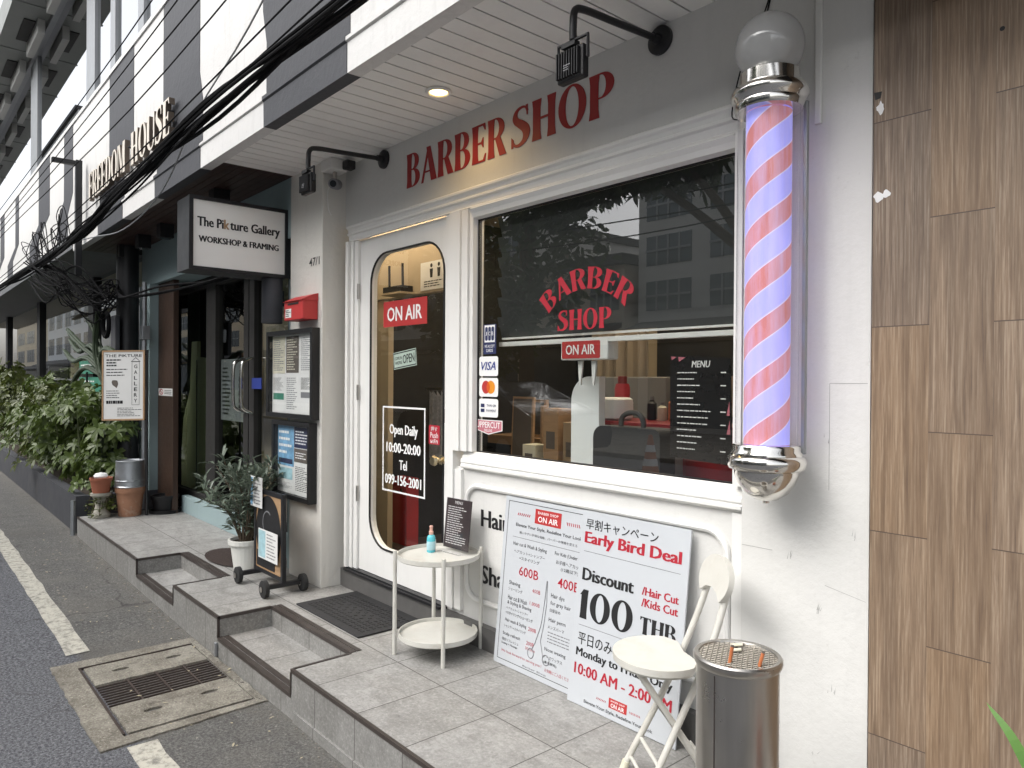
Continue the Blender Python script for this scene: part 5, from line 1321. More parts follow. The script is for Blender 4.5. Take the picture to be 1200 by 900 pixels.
# ================================================================== SIDE TABLE AND WHAT STANDS ON IT
tx, ty = -2.748, -.200
t = thing('side_table', (tx, ty, ZS), "small round cream metal tray table with a lower shelf by the shop door", 'table')
def tray(z, r): return [(.0, z), (r - .004, z), (r, z + .004), (r, z + .024), (r - .004, z + .024), (r - .005, z + .008), (.0, z + .007)]
mb = MB(); mb.lathe((tx, ty, 0), tray(.652, .190), 48); mb.build('top', 'cream_metal', t, True)
mb = MB(); mb.lathe((tx, ty, 0), tray(.292, .182), 48); mb.build('shelf', 'cream_metal', t, True)
for k in range(4):
    a = R(-29 + 90 * k); x, y = tx + .199 * math.cos(a), ty + .199 * math.sin(a)
    mb = MB(); mb.lathe((x, y, 0), [(.0, ZS + .001), (.009, ZS + .001), (.0095, ZS + .006), (.0095, .692), (.0, .694)], 12); mb.build('leg', 'cream_metal', t, True)
t = thing('spray_bottle', (-2.830, -.185, .66), "small blue spray bottle with a peach cap on the round table", 'bottle')
mb = MB(); mb.lathe((-2.830, -.185, 0), [(.0, .6600), (.019, .6600), (.0205, .664), (.0205, .728), (.016, .738), (.009, .742), (.0, .742)], 24); mb.build('body', 'aqua', t, True)
mb = MB(); mb.lathe((-2.830, -.185, 0), [(.010, .7425), (.011, .758), (.0075, .760), (.0075, .776), (.009, .778), (.007, .784), (.0, .785)], 18); mb.build('cap', 'peach', t, True)
mb = MB(); mb.lathe((-2.830, -.185, 0), [(.0210, .672), (.0210, .712)], 24); mb.build('label', 'paper_teal', t, True)
t = thing('table_menu', (-2.755, -.10, .66), "dark menu card in a clear stand on the round table", 'menu')
fmn = F((-2.850, -.105, .662), (1, .05, 0), (0, .10, 1))
mb = MB(); mb.poly(fmn, [rect(.004, .186, .012, .246)], .003); mb.build('card', pm('menu_brown', (.045, .035, .035), .35, var=.15), t)
mb = MB(); mb.poly(fmn, [rect(0, .19, 0, .25)], 0, .003); mb.face([fmn.p(0, 0, .002), fmn.p(.19, 0, .002), fmn.p(.19, 0, .06), fmn.p(0, 0, .06)]); mb.build('holder', 'glass_clear', t)
mb = MB(); mb.text(fmn, "MENU", .068, .122, .222, .236, .0012, .03); bars(mb, fmn, .02, .165, .03, .212, 17, .0012, .3, 12); mb.build('print', 'paper', t)

# ================================================================== FOLDING CHAIR
fdir = Vector((-.56, -.83, 0)).normalized(); sdir2 = Vector((.83, -.56, 0)).normalized()
cc = Vector((-1.385, -.315, 0))
def CP(f_, s_, z): return cc + fdir * f_ + sdir2 * s_ + Vector((0, 0, z))
t = thing('folding_chair', (cc.x, cc.y, ZS), "cream folding chair with half round seat in front of the poster boards", 'chair')
fseat = F((cc.x, cc.y, .632), sdir2, -fdir)   # u sideways, v towards the back
o = arc(0, -.015, .150, .140, R(-207), R(27), 26)
seat = [(x, y) for x, y in o] + [(.085, .078), (0, .066), (-.085, .078)]
def cushion(mb, fr, outline, d, off):
    n0 = len(mb.bm.verts); mb.poly(fr, [outline], d, off)
mb = MB(); cushion(mb, fseat, seat, .020, .0)
top = [f for f in mb.bm.faces]; es = [e for e in mb.bm.edges if len(e.link_faces) == 2 and e.calc_face_angle(0) > 1.0 and abs((e.verts[0].co - e.verts[1].co).z) < 1e-4]
bmesh.ops.bevel(mb.bm, geom=es, offset=.006, segments=3, affect='EDGES'); mb.build('seat', 'cream_metal', t, True)
mb = MB(); mb.poly(F((cc.x, cc.y, .611), sdir2, -fdir), [[(x * .94, y * .94) for x, y in seat]], .008); mb.build('seat_pan', 'cream_metal', t)
fb = F(CP(-.170, 0, .855), sdir2, (Vector((0, 0, 1)) - fdir * .28).normalized())
bo = arc(0, .0, .108, .074, R(-30), R(210), 22) + [(-.075, -.056), (-.040, -.034), (0, -.026), (.040, -.034), (.075, -.056)]
mb = MB(); mb.poly(fb, [bo], .018, .009); es = [e for e in mb.bm.edges if len(e.link_faces) == 2 and e.calc_face_angle(0) > 1.0]
bmesh.ops.bevel(mb.bm, geom=[e for e in es if e.calc_length() > .002 and abs((e.verts[0].co - e.verts[1].co).normalized().dot(fb.n)) < .5], offset=.005, segments=3, affect='EDGES'); mb.build('backrest', 'cream_metal', t, True)
for q in (-1, 1):
    mb = MB(); mb.tube(spline([CP(-.180, q * .070, .86), CP(-.171, q * .071, .815), CP(-.115, q * .082, .655), CP(-.02, q * .088, .45), CP(.092, q * .104, ZS + .012)], 6), .0105, 10); mb.build('front_leg', 'cream_metal', t, True)
    mb = MB(); mb.tube([CP(.100, q * .072, .606), CP(-.155, q * .082, ZS + .012)], .0095, 10); mb.build('rear_leg', 'cream_metal', t, True)
    mb = MB(); mb.tube([CP(.084, q * .103, ZS + .03), CP(.094, q * .105, ZS + .0015)], .013, 10); mb.build('rubber_foot', 'paper_cream', t, True)
for f_, z, hw in ((.072, .262, .098), (.040, .322, .095)):
    mb = MB(); mb.tube([CP(f_, -hw, z), CP(f_, hw, z)], .006, 8); mb.build('stretcher', 'cream_metal', t, True)
mb = MB(); mb.tube([CP(-.120, -.079, ZS + .09), CP(-.120, .079, ZS + .09)], .006, 8); mb.build('rear_stretcher', 'cream_metal', t, True)
mb = MB(); mb.tube([CP(-.012, -.098, .432), CP(-.012, .098, .432)], .006, 8); mb.build('pivot_rod', 'steel', t, True)

# ================================================================== ASHTRAY BIN
bx, by, bz = -.985, -.545, .798
t = thing('ashtray_bin', (bx, by, ZS), "tall round stainless steel ashtray bin with a mesh top at the right end", 'bin')
mb = MB(); mb.lathe((bx, by, 0), [(.0, ZS + .001), (.101, ZS + .001), (.101, ZS + .02), (.099, ZS + .021), (.099, bz - .022), (.0, bz - .022)], 56); mb.build('body', 'steel', t, True)
mb = MB(); mb.lathe((bx, by, 0), [(.092, bz - .030), (.104, bz - .022), (.107, bz - .012), (.107, bz - .004), (.103, bz), (.094, bz - .001), (.091, bz - .008)], 56, 'Z', False); mb.build('rim', 'steel', t, True)
mb = MB(); rr = .092
for k in range(-7, 8):
    d = k * .0122; q = math.sqrt(max(0, rr * rr - d * d))
    for an in (.5, .5 + PI / 2):
        ca, sa = math.cos(an), math.sin(an)
        mb.tube([(bx + d * ca - q * sa, by + d * sa + q * ca, bz - .004 - (.0014 if an > 1 else 0)), (bx + d * ca + q * sa, by + d * sa - q * ca, bz - .004 - (.0014 if an > 1 else 0))], .0015, 4)
mb.build('mesh', 'mesh_dark', t)
mb = MB(); mb.lathe((bx, by, 0), [(.0, bz - .011), (.094, bz - .011)], 40); mb.build('tray', pm('ash_tray', (.07, .055, .045), .8, var=.6, scale=40), t)
mb = MB(); mb.box(bx - .001, bx + .001, by - .1005, by - .0985, ZS + .03, bz - .03); mb.build('seam', 'dark_strip', t)
for i, (dx, dy, tilt, ln_, lb) in enumerate(((.012, -.055, .15, .042, "orange cigarette butt standing upright in the bin mesh near the front"), (.070, -.020, .25, .036, "orange cigarette butt standing at the right side of the bin mesh"), (-.045, .040, 1.45, .030, "bent pale cigarette end lying at the back of the bin mesh"), (-.022, .012, 1.4, .022, "short pale cigarette end lying near the middle of the bin mesh"))):
    c = thing('cigarette_butt', (bx + dx, by + dy, bz), lb, 'cigarette butt', 'cigarette butts on the bin')
    p0 = Vector((bx + dx, by + dy, bz - .008 if tilt < 1 else bz - .001)); dd = Vector((math.sin(tilt) * .8, math.sin(tilt) * .6, math.cos(tilt)))
    mb = MB(); mb.tube([p0, p0 + dd * ln_], .0042, 10); mb.build('filter', 'orange' if tilt < 1 else 'paper_cream', c)
    mb = MB(); mb.tube([p0 + dd * (ln_ + .0003), p0 + dd * (ln_ + .004)], .0040, 8); mb.build('ash_tip', 'paper_dark', c)

# ================================================================== MATS
t = thing('doormat', (-3.47, -.2, ZS), "rectangular black rubber doormat in front of the shop door", 'doormat')
mb = MB(); mb.box(-3.822, -3.128, -.402, -.026, ZS + .002, ZS + .010, .003); mb.build('base', 'rubber', t)
mb = MB()
for i in range(22):
    for j in range(11):
        if 1 <= i <= 20 and 1 <= j <= 9 and not (4 < i < 17 and 3 < j < 7 and (i + j) % 2): mb.box(-3.80 + i * .0305, -3.784 + i * .0305, -.388 + j * .032, -.372 + j * .032, ZS + .0095, ZS + .0125)
mb.build('tread', 'rubber', t)
mb = MB(); mb.poly(FZ(ZS), [circ(-5.10, -.27, .33, .17, 44)], .0, .006); mb.poly(FZ(ZS), [circ(-5.10, -.27, .335, .175, 44), list(reversed(circ(-5.10, -.27, .329, .169, 44)))], .0, .007)
tag(mb.build('round_mat', 'mat_brown', loc=(-5.10, -.27, ZS)), "round dark brown mat on the landing by the potted oleander", 'mat')

# ================================================================== WHEELED SIGN
t = thing('wheeled_sign', (-4.255, -.375, ZS), "black wheeled sign stand with two white sheets beside the pillar", 'sign stand')
y0 = -.375
for x in (-4.455, -4.055):
    mb = MB(); mb.box(x - .014, x + .014, y0 - .012, y0 + .012, .275, .800, .002); mb.build('post', 'black_metal', t)
    mb = MB(); mb.box(x - .013, x + .013, -.470, -.270, .262, .288, .002); mb.build('foot', 'black_metal', t)
    for y in (-.487, -.253):
        mb = MB(); mb.lathe((x, y - .016, .268), [(.0, 0), (.020, 0), (.030, -.002), (.050, .004), (.050, .028), (.030, .034), (.0, .032)], 26, 'Y'); w = mb.build('wheel', 'tyre', t, True)
        mb = MB(); mb.lathe((x, y - .022, .268), [(.0, .0), (.016, .0), (.016, .002), (.0, .002)], 14, 'Y'); mb.build('hub', 'steel', w)
mb = MB(); mb.box(-4.440, -4.070, y0 - .010, y0 + .010, .290, .312); mb.box(-4.440, -4.070, y0 - .010, y0 + .010, .770, .796); mb.build('rail', 'black_metal', t)
mb = MB(); mb.box(-4.4405, -4.0695, y0 - .006, y0 + .006, .313, .769); mb.build('panel', 'wood_light', t)
mb = MB(); mb.poly(FY(y0 - .0065), [[(x, z) for x, z in circ(-4.258, .545, .182, .222, 40)]], 0, .0012); mb.build('disc', 'ink', t)
mb = MB(); mb.box(-4.425, -4.16, y0 - .009, y0 - .0066, .325, .42); mb.build('lower_band', 'ink', t)
mb = MB(); mb.poly(FY(y0 - .008), [circ(-4.27, .60, .07, .075, 28, R(50), R(310)) + circ(-4.27, .60, .062, .067, 28, R(50), R(310))[::-1]], 0, .0006); mb.build('ring_mark', 'ink_grey', t)
def sheet(x0, x1, z0, z1, y, label, pic):
    s_ = thing('paper_sheet', ((x0 + x1) / 2, y, z0), label, 'sheet', 'sheets on the wheeled sign')
    fr = FY(y)
    mb = MB(); mb.poly(fr, [rect(x0, x1, z0, z1)], .002); mb.build('paper', 'paper', s_)
    mb = MB(); bars(mb, fr, x0 + (x1 - x0) * (.45 if pic else .3), x1 - .012, z0 + .012, z1 - .012, 8, .0006, .35, 21); mb.build('print', 'ink_grey', s_)
    mb = MB(); mb.poly(fr, [rect(x0 + .006, x0 + (x1 - x0) * (.38 if pic else .22), z0 + .008, z1 - .008)], 0, .0006); mb.build('picture', 'paper_teal' if pic else 'paper_blue', s_)
sheet(-4.50, -4.315, .682, .868, -.398, "upper white printed sheet clipped to the wheeled sign", False)
sheet(-4.362, -4.082, .385, .562, -.400, "lower white printed sheet with a teal picture on the wheeled sign", True)

# ================================================================== POTTED OLEANDER
px_, py_ = -4.70, -.345
t = thing('potted_oleander', (px_, py_, ZS), "grey green narrow leaved potted shrub in a white ribbed pot behind the wheeled sign", 'potted plant')
prof = [(.0, ZS + .002), (.072, ZS + .002), (.076, ZS + .02), (.098, ZS + .185), (.112, ZS + .186), (.114, ZS + .215), (.100, ZS + .215), (.096, ZS + .195), (.0, ZS + .19)]
mb = MB(); mb.lathe((px_, py_, 0), prof, 24); mb.build('pot', 'pot_white', t)
mb = MB(); mb.lathe((px_, py_, 0), [(.0, ZS + .200), (.094, ZS + .197)], 20); mb.build('soil', 'soil', t)
mb = MB(); fl = MB(); rg = random.Random(21)
for k in range(30):
    a = rg.uniform(0, 2 * PI); sp_ = rg.uniform(.06, .42); hh = rg.uniform(.22, .56)
    if k < 9: a = rg.uniform(2.3, 3.7); sp_ = rg.uniform(.35, .75); hh = rg.uniform(.22, .42)
    tip = Vector((px_ + sp_ * math.cos(a), py_ + .55 * sp_ * math.sin(a), ZS + .2 + hh))
    pts = spline([(px_ + .03 * math.cos(a), py_ + .03 * math.sin(a), ZS + .19), Vector((px_, py_, ZS + .2)).lerp(tip, .5) + Vector((0, 0, .07)), tip], 5)
    mb.tube(pts, [.006 - .0004 * i for i in range(len(pts))], 5)
    for i, p in enumerate(pts[2:]):
        for j in range(4):
            d = (pts[-1] - pts[-2]).normalized() * .5 + rdir(rg, -.25, .8)
            leaf(fl, p + rdir(rg) * .012, d, rg.uniform(.08, .145), rg.uniform(.014, .022), Vector((0, 0, 1)), rg.uniform(.05, .3))
mb.build('stem', 'bark', t); fl.build('foliage', 'leaf_grey', t)

# ================================================================== PLANTER, SHRUBS, POTS
t = thing('long_planter', (-11.5, -.55, 0), "long dark grey painted planter wall along the road", 'planter')
def plz(x): return .385 - .0105 * (x + 7.9) * -1 * .0
mb = MB()
A = [(-7.72, -.79, .0), (-7.72, -.70, .0), (-24, -.62, .0), (-24, -.72, .0)]
mb.poly(FZ(.0), [[(-7.62, -.795), (-7.62, -.70), (-24, -.60), (-24, -.70)]], .5, .385); mb.box(-7.70, -7.61, -.70, .0, -.1, .384); mb.build('wall', 'planter_paint', t)
mb = MB(); mb.poly(FZ(.0), [[(-7.70, -.699), (-7.70, -.02), (-24, -.02), (-24, -.60)]], .0, .34); mb.build('soil', 'soil', t)
mb = MB(); mb.tube([(-7.545, -.83, .03), (-7.545, -.83, .36)], .020, 8); tag(mb.build('bollard_pipe', 'galv', loc=(-7.545, -.83, .03)), "short rusty pipe stump at the end of the planter by the landing", 'pipe')
palmate_shrub((-8.35, -.52, .34), .62, .42, .92, 315, 51, "bushy umbrella leaf shrub at the near end of the planter overhanging the road", 0.099)
palmate_shrub((-9.3, -.46, .34), .62, .42, 1.00, 273, 52, "second umbrella leaf shrub from the near end of the planter", 0.099)
palmate_shrub((-10.5, -.42, .34), .72, .42, .98, 273, 53, "umbrella leaf shrub in front of the first black mullion", 0.105, 'leaf_b')
palmate_shrub((-12.0, -.40, .34), .90, .42, 1.10, 294, 54, "bright green shrub midway along the planter", 0.112)
palmate_shrub((-13.8, -.38, .34), 1.0, .42, 1.35, 294, 55, "taller shrub towards the far end of the planter", 0.118, 'leaf_b')
palmate_shrub((-15.8, -.36, .34), 1.1, .42, 1.60, 294, 56, "tallest shrub at the far end of the planter", 0.124)

def pot(name, x, y, z, r0, r1, h, mat, label, group=None, seg=28):
    t = thing(name, (x, y, z), label, 'pot', group)
    mb = MB(); mb.lathe((x, y, z), [(.0, .001), (r0, .001), (r1 * .97, h * .82), (r1 * 1.04, h * .82), (r1 * 1.06, h), (r1 * .94, h), (r1 * .92, h * .88), (.0, h * .86)], seg); mb.build('body', mat, t, True)
    return t
t = pot('terracotta_pot', -7.30, -.42, ZS, .092, .118, .262, 'terracotta', "large terracotta pot with white scratched pattern under the metal bucket", 'terracotta pots')
mb = MB(); mb.lathe((-7.30, -.42, ZS), [(.0, .236), (.105, .236)], 20); mb.build('soil', 'soil', t)
t = thing('metal_bucket', (-7.30, -.42, .479), "grey galvanised metal bucket standing upside down on the large terracotta pot", 'bucket')
mb = MB(); mb.lathe((-7.30, -.42, .480), [(.0, 0), (.130, 0), (.133, .006), (.130, .012), (.127, .014), (.116, .225), (.119, .228), (.119, .238), (.112, .242), (.108, .232), (.0, .230)], 14); mb.build('body', 'galv', t, True)
mb = MB(); mb.lathe((-7.30, -.42, .480), [(.1245, .052), (.1275, .055), (.1275, .063), (.1245, .066)], 14, 'Z', False); mb.build('hoop', 'galv', t)
t = thing('stone_pedestal', (-7.355, -.645, ZS), "small pale stone pedestal under the little terracotta pot", 'pedestal')
mb = MB(); mb.lathe((-7.355, -.645, ZS), [(.0, .001), (.075, .001), (.078, .03), (.055, .06), (.045, .10), (.050, .15), (.070, .19), (.085, .20), (.085, .222), (.0, .222)], 20); mb.build('body', 'stone', t, True)
t = pot('terracotta_pot', -7.355, -.645, ZS + .223, .068, .088, .135, 'terracotta_plain', "little terracotta pot with a white lid on the stone pedestal", 'terracotta pots')
mb = MB(); mb.lathe((-7.355, -.645, ZS + .223), [(.0, .1365), (.055, .1365), (.060, .150), (.045, .172), (.0, .182)], 20); mb.build('lid', 'white_ink', t, True)
t = pot('terracotta_pot', -7.46, -.36, ZS, .075, .095, .20, 'terracotta_plain', "plain terracotta pot half hidden behind the large patterned pot", 'terracotta pots')
t = pot('black_basin', -7.26, -.13, ZS, .095, .120, .165, 'black_plastic', "black plastic plant tub at the foot of the brown post")
mb = MB(); mb.lathe((-7.26, -.13, ZS), [(.0, .0012), (.135, .0012), (.140, .03), (.125, .03), (.122, .012), (.0, .010)], 28); mb.build('saucer', 'black_plastic', t, True)
t = thing('trailing_plant', (-7.42, -.62, ZS), "straggly trailing plant spilling over the edge of the landing by the pedestal", 'plant')
mb = MB(); fl = MB(); rg = random.Random(33)
for k in range(16):
    a = rg.uniform(0, 2 * PI); r_ = rg.uniform(.10, .26)
    p = [(-7.44, -.60, ZS + .01), (-7.44 + r_ * .6 * math.cos(a), -.62 + r_ * .5 * math.sin(a), ZS + rg.uniform(.05, .25)), (-7.42 + r_ * math.cos(a), max(-.80, -.64 + r_ * .8 * math.sin(a)), ZS + rg.uniform(.01, .12))]
    pts = spline(p, 5); mb.tube(pts, .003, 4)
    for q in pts[3:]:
        for j in range(3): leaf(fl, q, rdir(rg, -.2, .8), rg.uniform(.03, .06), .022, Vector((0, 0, 1)), .2)
mb.build('stem', 'bark', t); fl.build('foliage', 'leaf_b', t)

# cactus with long arching arms
t = thing('climbing_cactus', (-8.0, -.45, .34), "tall climbing cactus with long drooping arms beside the black pole", 'cactus')
def lobed(mb, pts, r):
    n = len(pts)
    for k in range(3):
        off = [Vector((r * .45 * math.cos(2 * PI * k / 3 + i * .08), r * .45 * math.sin(2 * PI * k / 3 + i * .08), r * .35 * math.sin(2.1 * k))) for i in range(n)]
        rs = [r * (.75 if i % 3 else .55) * (1 if i < n - 2 else .5) for i in range(n)]
        mb.tube([p + o for p, o in zip(pts, off)], rs, 7)
arms = [[(-8.0, -.40, .4), (-8.05, -.42, 1.0), (-8.1, -.45, 1.55), (-8.5, -.48, 1.95), (-8.75, -.5, 2.1)], [(-8.1, -.45, 1.55), (-8.5, -.5, 1.80), (-9.1, -.5, 1.76), (-9.7, -.5, 1.92)], [(-8.1, -.45, 1.5), (-8.6, -.52, 1.68), (-9.3, -.52, 1.66), (-9.9, -.52, 1.80)], [(-8.1, -.42, 1.45), (-8.7, -.50, 1.58), (-9.3, -.5, 1.48), (-9.6, -.5, 1.30)],
        [(-8.0, -.42, 1.2), (-8.3, -.5, 1.7), (-8.25, -.5, 2.15)], [(-8.05, -.42, 1.3), (-8.05, -.5, 1.65), (-7.8, -.52, 1.75), (-7.55, -.5, 1.72)], [(-8.2, -.45, 1.6), (-9.0, -.55, 1.88), (-9.5, -.55, 2.02)], [(-8.05, -.45, .5), (-7.95, -.5, .8), (-7.85, -.52, 1.1)]]
for a in arms:
    mb = MB(); lobed(mb, spline(a, 7), .027); mb.build('arm', 'cactus', t, True)

# pole, pipe, poster on its stand
t = thing('utility_pole', (-7.93, -.30, 0), "thick black pole beside the planter at the teal wall", 'pole')
mb = MB(); mb.lathe((-7.93, -.30, 0), [(.0, .0), (.105, .0), (.100, 2.77), (.0, 2.77)], 24); mb.build('post', 'black_metal', t, True)
mb = MB(); mb.box(-7.97, -7.80, -.44, -.395, 1.72, 2.08, .01); mb.build('meter_box', 'planter_paint', t)
t = thing('drain_pipe', (-7.56, -.24, ZS), "thin grey vertical pipe with a junction box beside the black pole", 'pipe')
mb = MB(); mb.tube([(-7.56, -.24, ZS + .001), (-7.56, -.24, 2.39)], .022, 10); mb.build('tube', 'galv', t, True)
mb = MB(); mb.box(-7.60, -7.50, -.275, -.205, 1.84, 1.97, .004); mb.build('junction_box', 'galv', t)
vr = Vector((.657, .754, 0)); vz = Vector((0, 0, 1)); pc = Vector((-7.33, -.47, 1.40))
fp = F(pc - vr * .195 - vz * .32, vr + Vector((0, 0, .02)), (.0, 0, 1))
t = thing('picture_gallery_poster', (-7.2, -.38, ZS), "white fabric gallery poster with a wooden frame on a thin black stand", 'poster stand')
mb = MB(); mb.poly(fp, [rect(.012, .378, .012, .628)], .004, .004)
mb.build('banner', 'paper', t)
mb = MB(); mb.poly(fp, [rect(0, .39, 0, .64), list(reversed(rect(.014, .376, .014, .626)))], .014, .008); mb.build('frame', 'wood_light', t)
mb = MB(); q = fp.p(.405, 0, -.01); mb.tube([(q.x, q.y, ZS + .001), (q.x, q.y, 1.73)], .011, 8); mb.tube([q, fp.p(.33, .02, -.014)], .006, 6); q2 = fp.p(.40, .6, -.01); mb.tube([q2, fp.p(.33, .6, -.014)], .006, 6); mb.build('stand', 'black_metal', t)
mb = MB(); mb.text(fp, "THE PIKTURE", .03, .362, .578, .604, .005, .01)
for i, c_ in enumerate("GALLERY"): mb.text(fp, c_, .292, .322, .475 - i * .052, .508 - i * .052, .005, .02)
mb.poly(fp, [rect(.272, .342, .14, .535), list(reversed(rect(.275, .339, .143, .532)))], 0, .005)
mb.poly(fp, [[(.262, .535), (.352, .535), (.307, .575)], [(.272, .539), (.307, .568), (.342, .539)]], 0, .005)
bars(mb, fp, .04, .20, .49, .565, 3, .005, .5, 5); bars(mb, fp, .04, .25, .40, .48, 3, .005, .3, 6); bars(mb, fp, .04, .20, .20, .28, 4, .005, .3, 7); bars(mb, fp, .14, .36, .035, .12, 6, .005, .3, 8); bars(mb, fp, .04, .19, .15, .185, 1, .005, .8, 9, False); mb.build('lettering', 'ink', t)
mb = MB(); mb.poly(fp, [splat(.12, .34, .045, 1, 8)], 0, .0052); mb.build('picture', 'paper_dark', t)
for z0, z1, lb in ((1.17, 1.48, "lower green lettered board behind the planter glass"), (1.525, 1.70, "upper green lettered board behind the planter glass")):
    t = thing('green_board', (-10.9, -.06, z0), lb, 'sign', 'green boards by the planter')
    mb = MB(); mb.poly(FY(-.05), [rect(-11.6, -10.3, z0, z1)], .02); mb.build('board', 'green_board', t)
    mb = MB(); bars(mb, FY(-.051), -11.5, -10.4, z0 + .03, z1 - .03, 5 if z0 < 1.3 else 2, .001, .35, int(z0 * 10)); mb.build('print', 'paper', t)
    mb = MB(); mb.tube([(-10.95, -.08, .35), (-10.95, -.08, z0 + .02)], .015, 6); mb.build('stake', 'black_metal', t)

# blade leaf plant at the right edge
t = thing('strap_leaf_plant', (-.30, -.55, ZS), "green strap leaved plant at the right edge in front of the wood cladding", 'plant')
mb = MB(); rg = random.Random(2)
def blade(mb, pts, w):
    sp_ = spline(pts, 6); n = len(sp_)
    for i in range(n - 1):
        d = (sp_[i + 1] - sp_[i]).normalized(); sd_ = d.cross(Vector((.3, -.8, .5))).normalized()
        w0 = w * math.sin(PI * (.12 + .88 * i / (n - 1))) ** .7; w1 = w * max(0, math.sin(PI * (.12 + .88 * (i + 1) / (n - 1)))) ** .7
        mb.face([sp_[i] - sd_ * w0 / 2, sp_[i] + sd_ * w0 / 2, sp_[i + 1] + sd_ * w1 / 2, sp_[i + 1] - sd_ * w1 / 2])
blade(mb, [(-.30, -.55, ZS + .15), (-.32, -.55, .62), (-.40, -.52, .775), (-.462, -.5, .842)], .022)
blade(mb, [(-.30, -.55, ZS + .15), (-.27, -.50, .75), (-.18, -.48, .95), (-.05, -.45, 1.0)], .022)
blade(mb, [(-.30, -.55, ZS + .15), (-.22, -.62, .7), (-.10, -.7, .85)], .022)
mb.build('foliage', 'leaf_blade', t)
mb = MB(); mb.lathe((-.30, -.55, ZS), [(.0, .001), (.08, .001), (.10, .17), (.10, .18), (.085, .18), (.0, .16)], 20); mb.build('pot', 'terracotta_plain', t)

# ================================================================== OVERHEAD CABLES
def cable(pts, r, label, group, jit=0.0, seed=0, n=6):
    rg = random.Random(seed); pp = [Vector(p) + Vector((rg.uniform(-jit, jit), rg.uniform(-jit, jit), rg.uniform(-jit, jit))) for p in pts]
    mb = MB(); mb.tube(spline(pp, n), r, 6); o = mb.build('overhead_cable', 'cable_black', loc=pp[len(pp) // 2]); tag(o, label, 'cable', group); return o
LB = "black cable in the thick tangled bundle slung along the striped upper wall"
for k in range(13):
    cable([(3.5, -.97, 2.95), (.5, -.96, 2.84), (-2.0, -.95, 2.77), (-3.6, -.95, 2.755), (-5.2, -.95, 2.70), (-6.6, -.94, 2.64), (-8.0, -.93, 2.62), (-10.2, -.93, 2.64), (-13, -.95, 2.68), (-18, -.95, 2.75)], .0065 if k % 3 else .010, LB, 'cables in the thick bundle', .04, 100 + k)
LT = "thin black cable strung above the thick bundle across the striped wall"
for k, (za, zb, y) in enumerate(((3.45, 3.38, -.96), (3.62, 3.52, -.95), (3.30, 3.30, -.95), (3.02, 2.80, -.95), (2.92, 2.72, -.92), (3.85, 3.6, -.97))):
    cable([(3.5, y, za + .05), (-1.0, y, za), (-5.2, y, (za + zb) / 2 - .06), (-11.7, y, zb), (-18, y, zb + .05)], .0042, LT, 'thin cables above the bundle', .03, 200 + k)
cable([(-1.2, -.92, 3.9), (-3.05, -.90, 3.13), (-4.08, -.85, 2.93), (-4.95, -.80, 2.66), (-6.0, -.78, 2.58), (-7.0, -.80, 2.66), (-8.0, -.9, 2.70)], .0045, "pale sagging cable hanging below the striped wall in front of the dark ceiling", None, 0, 301).data.materials[0] = M['aluminium']
LK = "black loop of cable in the tangle drooping from the bundle to the black pole"
rg = random.Random(77)
for k in range(30):
    a = rg.uniform(-9.0, -8.0); z0 = rg.uniform(2.55, 2.75)
    cable([(a - .6, -.92, z0), (a, -.85, z0 - rg.uniform(.05, .3)), (a + rg.uniform(.1, .5), -.7, rg.uniform(2.15, 2.5)), (a + rg.uniform(.4, .9), -.55, rg.uniform(2.05, 2.35)), (-7.9 + rg.uniform(-.1, .05), -.42, rg.uniform(2.2, 2.4))], rg.uniform(.004, .009), LK, 'tangled cable loops', .06, 400 + k)
LS = "black curl of cable sticking up from the knot in the bundle"
for k in range(16):
    a = rg.uniform(-9.4, -7.4)
    cable([(a, -.93, 2.65), (a + rg.uniform(-.4, .2), -.95, 2.65 + rg.uniform(.1, .35)), (a + rg.uniform(-.2, .5), -.95, 2.68 + rg.uniform(0, .25)), (a + rg.uniform(.1, .5), -.93, 2.62)], .004, LS, 'curls of cable at the knot', .05, 500 + k)
for k in range(3):
    cable([(-7.9, -.41, 2.33 - k * .03), (-7.2, -.50, 2.20), (-6.4, -.40, 2.17 + k * .02), (-5.6, -.2, 2.22), (-5.3, -.145, 2.3)], .009, "black cable running from the black pole along the teal wall", 'cables from the pole to the wall', .02, 600 + k)
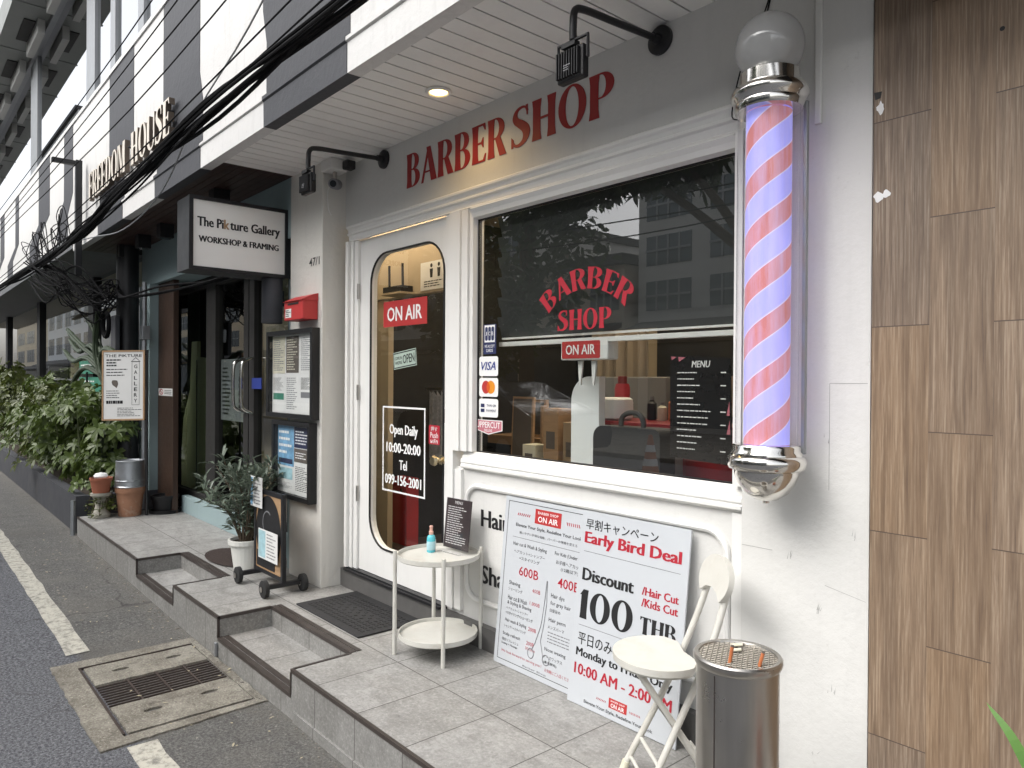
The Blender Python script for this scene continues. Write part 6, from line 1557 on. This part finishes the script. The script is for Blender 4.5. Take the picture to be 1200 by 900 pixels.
mb = MB(); mb.tube([(-8.12 + .12 * math.cos(a), -.45, 2.0 + .12 * math.sin(a)) for a in [k * PI / 12 for k in range(24)]], .022, 6, True)
tag(mb.build('cable_coil', 'cable_black', loc=(-8.12, -.45, 2.0)), "coiled ring of black cable hanging on the black pole", 'cable')
t = thing('cable_bracket', (-7.9, -.7, 2.9), "black vertical bracket post holding the cable bundle on the striped wall", 'bracket')
mb = MB(); mb.box(-8.02, -7.96, -.745, -.69, 2.45, 3.55, .003); mb.build('post', 'black_metal', t)
mb = MB(); mb.box(-8.02, -7.96, -.94, -.746, 3.50, 3.54, .003); mb.build('arm', 'black_metal', t)
for k in range(3):
    xx = -6.9 + k * 2.9
    cable([(xx - 6, -7.6 , 4.2 + k * .18), (xx, -7.4, 3.95 + k * .18), (xx + 8, -7.6, 4.3 + k * .18)], .012, "black street cable strung along the far side of the road", 'far street cables', .05, 700 + k)

# grit, stones and dead leaves along the gutter
mb = MB(); rg = random.Random(91)
for k in range(320):
    x = rg.uniform(-7.4, -.5); y = -.812 - abs(rg.gauss(0, .035)); r_ = rg.uniform(.002, .0055) * (1.5 if rg.random() < .08 else 1)
    if -4.27 < x < -3.22: y = rg.choice((-.822, -.835, -.828)) - rg.uniform(0, .012)
    res = bmesh.ops.create_icosphere(mb.bm, subdivisions=1, radius=r_)
    for v in res['verts']: v.co = Vector((v.co.x * rg.uniform(.8, 1.3), v.co.y * rg.uniform(.8, 1.3), v.co.z * .7)) + Vector((x, y, road_h(x) + r_ * .3 + (.008 if -4.27 < x < -3.22 else 0)))
tag(mb.build('gravel', pm('grit', (.19, .175, .15), .9, var=.5, scale=60)), kind='stuff')
mb = MB()
for k in range(90):
    x = rg.uniform(-7.8, -2.6); y = rg.uniform(-1.28, -.83)
    leaf(mb, (x, y, road_h(x) + .006 + (.008 if -4.3 < x < -3.2 else 0)), (math.cos(k), math.sin(k), .08), rg.uniform(.008, .032), rg.uniform(.005, .014), Vector((0, 0, 1)), .0)
tag(mb.build('fallen_leaves', pm('leaf_litter', (.36, .32, .22), .8, var=.5, scale=20)), kind='stuff')
